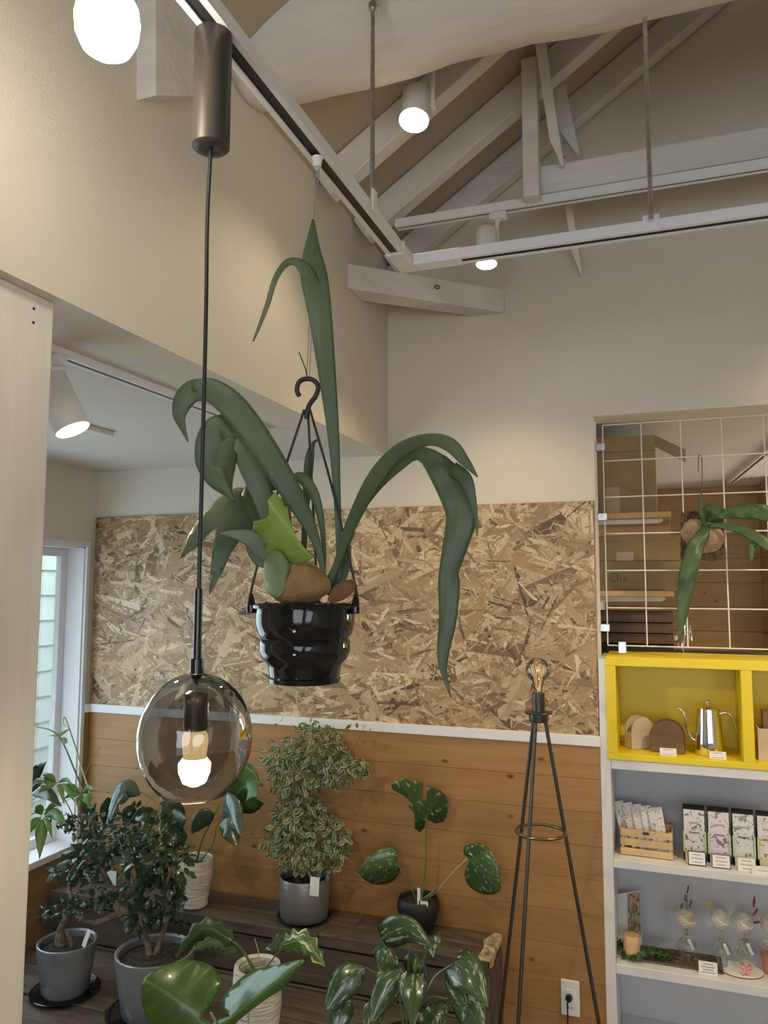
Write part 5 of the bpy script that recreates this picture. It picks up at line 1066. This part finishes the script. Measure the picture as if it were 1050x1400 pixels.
# ---- single leaf helper
HEART = [.62, .92, 1.0, .97, .88, .74, .56, .36, .16, .02]; OVAL = [.08, .42, .72, .92, 1.0, .96, .84, .64, .36, .03]; LANCE = [.10, .40, .68, .86, .88, .80, .64, .44, .22, .02]
def leaf(root, b, tip, wpx, mat, shape=HEART, sag=.12, roll=0, cup=.15, lobe=.35, name='leaf', n=18, notch=(), wave=0, m=6, lab=None, bow=0):
    """b, tip = (px, py, Y)"""
    B_, T_ = pY(*b), pY(*tip); k_ = mpp((B_+T_)/2); L_ = (T_-B_).length; M_ = (B_+T_)/2+Vector((0, 0, 1))*sag*L_ + RIGHT*bow*L_
    Q = cr([B_, M_, T_], n); W_ = []
    for i in range(n):
        u_ = i/(n-1)*(len(shape)-1); j = min(int(u_), len(shape)-2); W_.append(max(.0005, (shape[j]*(1-u_+j)+shape[j+1]*(u_-j))*wpx*k_/2))
    mb = MB().ribbon(Q, W_, cup, roll, m, lobe=lobe, notch=notch, wave=wave); return mb.build(name, mat, root, smooth=True, auto=False, thick=.0009, label=lab)
def stem(root, pts, r_, mat=M_stem, name='petiole', n=14, taper=.6):
    return MB().tube(cr([pY(*p) if isinstance(p, tuple) else p for p in pts], n), [r_*(1-(1-taper)*j/(n-1)) for j in range(n)], 8).build(name, mat, root, smooth=True)
# ---- small variegated monstera in black pot
mc = pY(572, 1250, 2.905); k = mpp(mc); rM = 29.5*k; mn = T('monstera', 'small variegated monstera with three leaves in a rounded black pot', 'plant', (mc.x, 2.905, ZU)); h_ = pY(572, 1226, 2.905).z-ZU
pot_lathe(mn, (mc.x, 2.905, 0), ZU, [(0, .001), (rM*.55, .001), (rM*.66, .006), (rM*.9, h_*.45), (rM*1.0, h_*.72), (rM*.97, h_*.93), (rM*.9, h_), (rM*.84, h_-.004), (rM*.82, h_-.03)], M_blackm, rM*.83, h_-.014)
stem(mn, [(576, 1230, 2.90), (582, 1180, 2.90), (582, 1130, 2.89), (584, 1112, 2.88)], .0042)
blade(mn, [(548.6, 1063), (567, 1068), (579, 1071), (577, 1092), (582, 1095), (585, 1073), (602, 1080), (613, 1092), (612, 1111), (608, 1123), (595, 1126), (583, 1119), (581, 1131), (574, 1138), (567, 1133), (567, 1114), (557, 1101), (566, 1101), (553, 1088), (536, 1079), (535, 1072)], 2.86, (583, 1118), (547, 1068), M_mons, tilt=(.0008, .0012), bulge=.02, fold=.02, step=6, lab='split upper monstera leaf')
stem(mn, [(568, 1228, 2.90), (558, 1205, 2.88), (548, 1188, 2.87), (542, 1182, 2.86)], .003)
blade(mn, [(490, 1193), (502, 1173), (519, 1159), (537, 1158), (543, 1167), (542, 1179), (547, 1187), (542, 1200), (530, 1208), (512, 1209), (499, 1203)], 2.86, (545, 1182), (490, 1194), M_mons, tilt=(.001, .001), bulge=.025, fold=.015, step=6, smooth_n=40)
stem(mn, [(580, 1232, 2.90), (600, 1215, 2.88), (620, 1192, 2.86), (638, 1174, 2.85)], .0034, M_stemp)
blade(mn, [(634, 1157), (653, 1152), (670, 1162), (681, 1183), (685, 1215), (673, 1223), (656, 1221), (640, 1210), (635, 1193), (641, 1177), (634, 1167)], 2.84, (640, 1174), (683, 1216), M_mons, tilt=(-.001, .0006), bulge=.02, fold=.02, step=6, smooth_n=40)
stem(mn, [(574, 1232, 2.90), (585, 1225, 2.885), (600, 1213, 2.88)], .006, M_stem, name='sheath')
pt_ = pY(574, 1228, 2.905-rM*.7); MB().obox(pt_+Vector((-.004, 0, .0)), (.006, 0, 0), (0, .0005, 0), (0, 0, 13*k)).build('plant_tag', M_paper, mn)
MB().obox(pt_+Vector((.014, 0, -.022)), (.017, 0, 0), (0, .0005, 0), (0, 0, 5*k)).build('plant_tag', M_paper, mn)
# ---- white textured pot with monstera by the pine wall
wc_ = pY(266, 1215, 2.82); k = mpp(wc_); rW = 24*k; wp = T('monstera', 'green monstera in a tall cream textured pot behind the pendant lamp', 'plant', (wc_.x, 2.82, ZU)); h_ = pY(266, 1172, 2.82).z-ZU
pot_lathe(wp, (wc_.x, 2.82, 0), ZU, [(0, .001), (rW*.72, .001), (rW*.78, .008), (rW*.74, .014), (rW*.86, h_*.35), (rW*1.0, h_*.65), (rW*1.0, h_*.93), (rW*.97, h_), (rW*.88, h_-.004), (rW*.86, h_-.05)], M_wpot, rW*.88, h_-.03)
stem(wp, [(268, 1180, 2.82), (276, 1150, 2.81), (290, 1120, 2.79), (300, 1100, 2.78)], .005)
stem(wp, [(262, 1182, 2.82), (255, 1160, 2.81), (248, 1140, 2.79), (240, 1120, 2.78)], .0035)
stem(wp, [(270, 1182, 2.82), (290, 1155, 2.80), (296, 1130, 2.77)], .0035)
leaf(wp, (318, 1092, 2.80), (352, 1088, 2.74), 84, M_mid, sag=.25, lobe=.7, roll=.3, n=30, lab='broad rounded leaf lit by the pendant')
leaf(wp, (305, 1105, 2.77), (330, 1145, 2.72), 46, M_bluel, sag=.2, roll=.6, cup=.2)
leaf(wp, (292, 1112, 2.77), (262, 1140, 2.74), 26, M_dark, sag=.15, shape=OVAL, roll=-.3)
leaf(wp, (300, 1125, 2.77), (325, 1158, 2.73), 28, M_dark, sag=.2, shape=OVAL)
leaf(wp, (250, 1130, 2.79), (225, 1150, 2.76), 40, M_dark, sag=.2, shape=HEART)
leaf(wp, (240, 1122, 2.79), (218, 1098, 2.76), 40, M_dark, sag=.2, shape=HEART, roll=.4)
MB().lathe([(0, -.012), (.009, -.006), (.011, .002), (.006, .010), (0, .013)], pY(267, 1168, 2.80), 12, wob=.2).build('pebble', M_wpot, wp, smooth=True)
# ---- bonsai like ficus in grey glazed pot (centre left)
def greypot(px, pyb, pyt, wtop, Y, name, lab, tagpx=None, sauc=1.18):
    c = pY(px, pyt, Y); k_ = mpp(c); R_ = wtop/2*k_; t_ = T(name, lab, 'plant', (c.x, Y, ZL)); h2_ = c.z-ZL-.005; zb2 = ZL+.005
    saucer(t_, (c.x, Y, 0), ZL+.001, R_*sauc)
    pot_lathe(t_, (c.x, Y, 0), zb2, [(0, 0), (R_*.72, 0), (R_*.78, .008), (R_*.9, h2_*.5), (R_*1.0, h2_*.93), (R_*1.0, h2_-.002), (R_*.96, h2_), (R_*.90, h2_-.006), (R_*.88, h2_-.04)], M_gpot, R_*.89, h2_-.022)
    return t_, c, R_, k_
g1, c, R_, k = greypot(212, 1400, 1298, 106, 2.42, 'bonsai_fig', 'bushy dark fig with forked trunk in a grey glazed pot behind the round leaf')
Yg = 2.42
stem(g1, [(207, 1322, Yg), (203, 1295, Yg), (195, 1265, Yg), (190, 1230, Yg)], .013, M_bark, 'trunk', taper=.55)
stem(g1, [(207, 1322, Yg), (218, 1290, Yg+.01), (228, 1255, Yg+.01), (226, 1210, Yg)], .011, M_bark, 'trunk', taper=.55)
stem(g1, [(190, 1232, Yg), (205, 1190, Yg), (215, 1150, Yg)], .007, M_bark, 'branch'); stem(g1, [(226, 1212, Yg), (240, 1170, Yg), (240, 1140, Yg)], .006, M_bark, 'branch'); stem(g1, [(192, 1235, Yg), (180, 1200, Yg), (175, 1170, Yg)], .006, M_bark, 'branch')
gv = lambda x_, y_, d_=0: pY(x_, y_, Yg+d_)
leafblob(g1, [(gv(210, 1170), 34*k, .06, 34*k, 3), (gv(185, 1190), 24*k, .05, 36*k, 2), (gv(236, 1180), 26*k, .06, 40*k, 3), (gv(215, 1225), 36*k, .06, 30*k, 3), (gv(195, 1250), 24*k, .05, 24*k, 1.6), (gv(238, 1240), 18*k, .05, 26*k, 1.4), (gv(215, 1135), 30*k, .05, 22*k, 1.5)], 430, 280, .042, .026, M_dark, down=.25)
# ---- small bonsai in left grey pot
g2, c2, R2_, k2 = greypot(92, 1372, 1285, 78, 2.43, 'bonsai_fig', 'small bonsai with thick trunk in a grey glazed pot beside the wooden post')
Yb = 2.43
stem(g2, [(86, 1300, Yb), (82, 1285, Yb), (84, 1270, Yb), (90, 1255, Yb-.01), (88, 1245, Yb)], .022, M_bark, 'trunk', taper=.4)
stem(g2, [(100, 1302, Yb), (96, 1285, Yb), (88, 1268, Yb)], .009, M_bark, 'root'); stem(g2, [(72, 1300, Yb-.01), (80, 1285, Yb), (84, 1272, Yb)], .008, M_bark, 'root')
leafblob(g2, [(pY(86, 1243, Yb), 26*k2, .05, 12*k2, 2), (pY(70, 1250, Yb), 14*k2, .04, 10*k2, 1), (pY(104, 1240, Yb), 12*k2, .04, 10*k2, 1)], 130, 130, .026, .017, M_dark, down=.1, out=.7)
tp_ = pY(118, 1283, 2.37); MB().obox(tp_, Vector((.4, 0, 1)).normalized()*12*k2, Vector((1, 0, -.4)).normalized()*3*k2, (0, .0006, 0)).build('plant_tag', M_paper, g2)
# ---- twisting bonsai on the upper bench
bc = pY(163, 1228, 2.80); kb = mpp(bc); tb = T('bonsai_fig', 'twisting bonsai fig with S shaped trunk in a shallow black pot by the window', 'plant', (bc.x, 2.80, ZU))
hbp = bc.z-ZU; Rb = 27*kb
pot_lathe(tb, (bc.x, 2.80, 0), ZU, [(0, .001), (Rb*.7, .001), (Rb*.95, hbp*.6), (Rb, hbp), (Rb*.93, hbp), (Rb*.9, hbp*.7)], M_black, Rb*.9, hbp*.85)
Yt = 2.62
stem(tb, [(150, 1222, 2.80), (172, 1258, 2.66), (165, 1232, 2.66), (150, 1210, 2.66), (140, 1180, 2.7), (160, 1150, 2.7)], .017, M_bark, 'trunk', taper=.5, n=26)
stem(tb, [(160, 1250, 2.64), (130, 1262, 2.58), (108, 1258, 2.54)], .013, M_bark, 'branch'); stem(tb, [(112, 1258, 2.54), (98, 1230, 2.55), (95, 1200, 2.56), (105, 1180, 2.58)], .009, M_bark, 'branch')
tv = lambda x_, y_, d_=0: pY(x_, y_, 2.6+d_)
leafblob(tb, [(tv(118, 1180), 34*kb, .08, 24*kb, 3), (tv(150, 1150), 40*kb, .09, 26*kb, 4), (tv(95, 1190), 26*kb, .06, 14*kb, 1.6), (tv(120, 1125, .1), 32*kb, .08, 20*kb, 2), (tv(180, 1130, .1), 30*kb, .08, 24*kb, 2), (tv(138, 1225), 26*kb, .06, 10*kb, 1), (tv(85, 1120, .1), 14*kb, .05, 9*kb, .5)], 640, 290, .034, .021, M_dark, down=.15)
# ---- grey pot with tag, half hidden
hp_ = pY(134, 1190, 2.925); hpt = T('arching_plant', 'plant with long arching stems in a pale grey pot half hidden by the bonsai', 'plant', (hp_.x, 2.925, ZU)); kh_ = mpp(hp_); Rh = 19*kh_; hh3 = hp_.z-ZU
pot_lathe(hpt, (hp_.x, 2.925, 0), ZU, [(0, .001), (Rh*.8, .001), (Rh, hh3*.8), (Rh, hh3), (Rh*.9, hh3), (Rh*.88, hh3-.03)], plain('pale_grey_pot', (.42, .44, .52), .4), Rh*.9, hh3-.02)
MB().obox(pY(152, 1200, 2.925-Rh-.004), (8*kh_, 0, 0), (0, .0005, 0), (0, 0, 9*kh_)).build('price_tag', M_paper, hpt)
for pts, r_, m_ in (([(136, 1190, 2.92), (132, 1120, 2.84), (112, 1050, 2.80), (96, 1000, 2.78), (88, 980, 2.77), (87, 990, 2.77), (95, 996, 2.77)], .0045, M_stemp), ([(134, 1190, 2.92), (128, 1120, 2.82), (104, 1058, 2.76), (84, 1012, 2.72), (68, 998, 2.70), (50, 994, 2.68)], .0045, M_vine), ([(140, 1170, 2.86), (122, 1110, 2.84), (117, 1060, 2.82), (137, 1022, 2.80)], .003, M_vine), ([(155, 1170, 2.86), (180, 1130, 2.82), (212, 1083, 2.80)], .0025, M_vine)):
    stem(hpt, pts, r_, m_, n=24, taper=.5)
leaf(hpt, (96, 996, 2.77), (66, 1006, 2.75), 5, M_pach, LANCE, sag=-.1, name='bract'); leaf(hpt, (82, 1012, 2.72), (92, 1016, 2.72), 9, M_pach, OVAL, name='bract')
leaf(hpt, (192, 1085, 2.78), (142, 1140, 2.66), 30, M_bluel, LANCE, sag=.45, roll=.2, cup=.4, notch=((1, .5, .04, .8), (1, .7, .04, .8), (1, .35, .03, .7)), n=40, lab='long drooping split leaf with bluish sky sheen in its colour')
stem(hpt, [(192, 1083, 2.78), (208, 1092, 2.79), (222, 1110, 2.8), (228, 1150, 2.82)], .003, M_vine)
leaf(hpt, (150, 1130, 2.80), (147, 1090, 2.78), 24, M_dark, OVAL, roll=.2); leaf(hpt, (172, 1130, 2.80), (182, 1100, 2.78), 20, M_dark, OVAL); leaf(hpt, (200, 1135, 2.78), (190, 1105, 2.76), 34, M_dark, OVAL); leaf(hpt, (222, 1140, 2.78), (255, 1120, 2.76), 34, M_dark, OVAL)
for a_, b_ in ((185, 1140), (205, 1120), (230, 1125), (165, 1160), (215, 1150), (190, 1165)):
    leaf(hpt, (a_, b_, 2.72), (a_+U(-14, 14), b_+U(10, 26), 2.68), 22, M_dark, OVAL, sag=.3, roll=U(-.5, .5))
# ---- money tree by the window behind the post
mt_ = T('money_tree', 'money tree with hand shaped leaves showing between the post and the window', 'plant', (-2.15, 2.05, 0))
MB().lathe([(0, ZL+.001), (.07, ZL+.001), (.09, ZL+.15), (.085, ZL+.15), (.08, ZL+.12)], (-2.12, 2.10, 0), 28).build('pot', M_gpot, mt_, smooth=True)
tk = [Vector((-2.12, 2.10, ZL+.10)), Vector((-2.10, 2.08, .6)), Vector((-2.06, 2.06, 1.0))]; MB().tube(cr(tk, 12), [.014-.006*j/11 for j in range(12)], 10).build('trunk', M_bark, mt_, smooth=True)
Yw = 2.02
def palm(cx_, cy_, lst, Y=Yw, mat=M_pach):
    stem(mt_, [tk[-1]-Vector((0, 0, .1)), pY((cx_+20)/2, cy_+20, Y+.03), (cx_, cy_, Y)], .0022, M_stem)
    for dx, dy, w in lst: leaf(mt_, (cx_+dx*.08, cy_+dy*.08, Y), (cx_+dx, cy_+dy, Y-.03), w, mat, LANCE, sag=.15, roll=U(-.2, .2), cup=.2, lobe=0)
palm(58, 1115, [(-4, 60, 19), (33, 12, 17), (14, 33, 9), (-25, 32, 14), (28, -14, 9), (-10, -12, 14)])
palm(78, 1070, [(25, 28, 10), (-26, 14, 16), (-20, -10, 10), (10, 30, 9), (22, 4, 7), (-30, 2, 12)])
palm(40, 1085, [(44, 18, 19), (22, -20, 9), (24, -12, 9), (-20, 20, 16), (10, -40, 14), (24, -44, 13)], mat=M_dark)
stem(mt_, [(78, 1075, Yw), (95, 1105, Yw), (106, 1130, Yw+.05)], .002, M_vine)
# lemon like shiny leaves at window right
palm(112, 1085, [(-30, -10, 10), (-26, 8, 9), (12, 20, 14), (-4, 24, 14), (16, -6, 8)], Y=2.3)
# ---- white textured pot with cream splashed philodendron
pc3 = pY(352, 1318, 2.30); k3 = mpp(pc3); R3 = 32*k3; pp = T('philodendron', 'philodendron with jagged cream splashed leaves in a cream textured pot', 'plant', (pc3.x, 2.3, ZL)); h3_ = pc3.z-ZL
pot_lathe(pp, (pc3.x, 2.3, 0), ZL, [(0, .001), (R3*.75, .001), (R3*.85, h3_*.2), (R3*1.05, h3_*.6), (R3*1.0, h3_*.95), (R3*.96, h3_), (R3*.80, h3_-.006), (R3*.78, h3_-.05)], M_wpot, R3*.8, h3_-.04, wob=.03)
ZIG = [.25, .9, .5, 1.0, .55, 1.0, .5, .85, .4, .6, .2, .02]
stem(pp, [(350, 1330, 2.3), (332, 1300, 2.28), (315, 1285, 2.26)], .005); stem(pp, [(356, 1328, 2.3), (353, 1300, 2.3), (348, 1283, 2.3)], .002, M_bow); stem(pp, [(360, 1328, 2.3), (378, 1305, 2.28), (388, 1296, 2.26)], .003, M_vine)
leaf(pp, (318, 1287, 2.26), (240, 1310, 2.2), 32, M_phild, ZIG, sag=.35, n=44, cup=.3, lobe=0)
leaf(pp, (325, 1300, 2.27), (262, 1300, 2.2), 22, M_mid, ZIG, sag=.2, n=44, lobe=0)
leaf(pp, (386, 1292, 2.26), (445, 1322, 2.2), 34, M_phil, ZIG, sag=.22, n=44, cup=.25, lobe=0, lab='cream and lime jagged leaf')
leaf(pp, (378, 1300, 2.27), (372, 1284, 2.35), 30, M_dark, OVAL)
leaf(pp, (380, 1298, 2.27), (408, 1284, 2.35), 26, M_dark, OVAL)
# ---- broad round leaves in the foreground
br = T('broad_leaf_plant', 'foreground plant with two very broad green leaves at the bottom edge', 'plant', (-1.30, 1.85, 0))
MB().lathe([(0, ZL+.001), (.075, ZL+.001), (.095, ZL+.08), (.09, ZL+.08), (.085, ZL+.06)], (-1.33, 2.06, 0), 28).build('pot', M_gpot, br, smooth=True)
blade(br, [(274, 1391), (288, 1400), (283, 1416), (250, 1427), (212, 1412), (197, 1384), (193, 1352), (198, 1337), (211, 1326), (237, 1316), (266, 1313), (286, 1319), (299, 1329), (303, 1346), (296, 1363), (287, 1376)], 1.82, (277, 1389), (196, 1338), M_big, tilt=(.0007, -.0006), bulge=.03, fold=.01, wav=.003, step=7, smooth_n=60, lab='round cupped broad leaf')
blade(br, [(315, 1390), (303, 1378), (306, 1363), (318, 1348), (331, 1336), (347, 1326), (380, 1319), (416, 1312), (404, 1330), (389, 1349), (363, 1367), (340, 1384), (322, 1400), (316, 1416), (292, 1418), (285, 1404), (296, 1394)], 1.86, (315, 1392), (416, 1312), M_big, tilt=(-.0006, -.0008), bulge=.02, fold=.035, wav=.004, step=6, smooth_n=60, lab='pointed broad leaf folded along the rib')
stem(br, [Vector((-1.33, 2.06, ZL+.07)), (320, 1480, 1.93), (300, 1410, 1.88), (288, 1384, 1.86)], .0045, M_stemp); stem(br, [Vector((-1.33, 2.06, ZL+.07)), (345, 1500, 1.95), (336, 1440, 1.9), (340, 1385, 1.87), (325, 1392, 1.88)], .004, M_stemp)
# ---- marbled philodendron
pt = T('pothos', 'marbled white and green climbing plant at the bottom before the dark bench', 'plant', (-.95, 2.42, 0))
ptc = pY(555, 1400, 2.40)
MB().lathe([(0, ZL+.001), (.07, ZL+.001), (.085, ZL+.10), (.08, ZL+.10), (.075, ZL+.07)], (ptc.x, 2.42, 0), 28).build('pot', M_blackm, pt, smooth=True)
MB().lathe([(.078, ZL+.075), (0, ZL+.082)], (ptc.x, 2.42, 0), 24).build('soil', M_soil, pt)
ctr = Vector((ptc.x, 2.42, ZL+.08))
LV = [((545, 1288, 2.40), (585, 1272, 2.34), 0, 0), ]
leaf(pt, (522, 1284, 2.38), (595, 1298, 2.32), 42, M_poth, HEART, sag=.2, roll=.3, cup=.3, lobe=.2)
leaf(pt, (535, 1262, 2.42), (560, 1292, 2.38), 34, M_poth, OVAL, sag=.1, roll=.2)
leaf(pt, (588, 1282, 2.36), (592, 1310, 2.32), 30, M_poth, HEART, sag=.1, roll=.3)
leaf(pt, (497, 1322, 2.34), (444, 1384, 2.26), 42, M_poth, OVAL, sag=.12, roll=.1, cup=.3)
leaf(pt, (550, 1325, 2.34), (506, 1402, 2.26), 36, M_poth, OVAL, sag=.1, roll=-.1, cup=.35)
leaf(pt, (566, 1332, 2.33), (562, 1405, 2.24), 42, M_poth, HEART, sag=.1, cup=.3, lobe=.4)
leaf(pt, (622, 1315, 2.34), (668, 1378, 2.26), 54, M_poth, HEART, sag=.12, roll=-.15, cup=.25, lobe=.5)
leaf(pt, (610, 1330, 2.37), (640, 1378, 2.32), 30, M_poth, OVAL, sag=.1)
leaf(pt, (618, 1365, 2.36), (662, 1412, 2.30), 50, M_poth, OVAL, sag=.15, roll=.2)
leaf(pt, (480, 1368, 2.34), (455, 1412, 2.28), 34, M_poth, OVAL, sag=.15); leaf(pt, (520, 1370, 2.36), (500, 1412, 2.3), 30, M_poth, OVAL); leaf(pt, (590, 1375, 2.36), (600, 1420, 2.3), 44, M_poth, HEART); leaf(pt, (535, 1300, 2.45), (520, 1330, 2.42), 40, M_poth, OVAL, roll=.4); leaf(pt, (580, 1318, 2.47), (560, 1342, 2.45), 46, M_dark, OVAL); leaf(pt, (510, 1300, 2.46), (540, 1322, 2.44), 30, M_dark, OVAL)
leaf(pt, (528, 1350, 2.34), (515, 1336, 2.33), 12, M_phil, OVAL, sag=.5, lab='curled unopened leaf'); leaf(pt, (566, 1330, 2.33), (571, 1306, 2.32), 8, M_phil, LANCE, sag=.1, lab='pointed new leaf')
for e in ((522, 1286), (500, 1322), (550, 1327), (567, 1334), (622, 1316), (612, 1365), (560, 1290), (592, 1285)):
    a_ = pY(e[0], e[1], 2.35); stem(pt, [ctr+Vector((U(-.03, .03), U(-.03, .03), 0)), (ctr+a_)/2+Vector((0, 0, .06)), a_], .0028, random.choice((M_stem, M_stemp)))

# ------------------------------------------------------------------ small pieces go under the part they belong to
SUB = {'knob': 'lid', 'lens': 'housing', 'pivot': 'arm', 'glass_rim': 'glass_shade', 'bulb_neck': 'bulb', 'filament': 'bulb', 'soil': 'pot', 'slot': ('rail_section', 'socket_face'), 'tape': 'carton', 'crease': 'carton', 'flap': 'carton', 'printed_mark': 'carton', 'printed_ring': 'carton', 'lip': 'tray', 'title_line': 'face_label', 'print_lines': 'card', 'screw': 'clip', 'worn_corner': 'end_panel', 'worn_edge': 'end_panel', 'picture': 'sheet', 'moss': 'board', 'rose_stem': 'rose', 'raffia_bow': 'glass_body', 'hang_tag': 'glass_body', 'liquid': 'glass_body', 'plate_label': 'slat', 'joint_seam': 'corner_joint', 'sheath': 'pot', 'bark_chips': 'pot', 'nut': 'threaded_rod', 'hook_eye': 'timber', 'pane': 'window_frame'}
def basen(o): return o.name.split('.')[0]
for o in list(COL.objects):
    want = SUB.get(basen(o)); p = o.parent
    if not want or p is None or p.parent is not None: continue
    want = want if isinstance(want, tuple) else (want,)
    sibs = [c for c in p.children if c is not o and basen(c) in want and c.type == 'MESH' and c.location.length < 1e-6]
    if sibs:
        before = [c for c in sibs if c.name in ORG]
        o.parent = (before or sibs)[0]
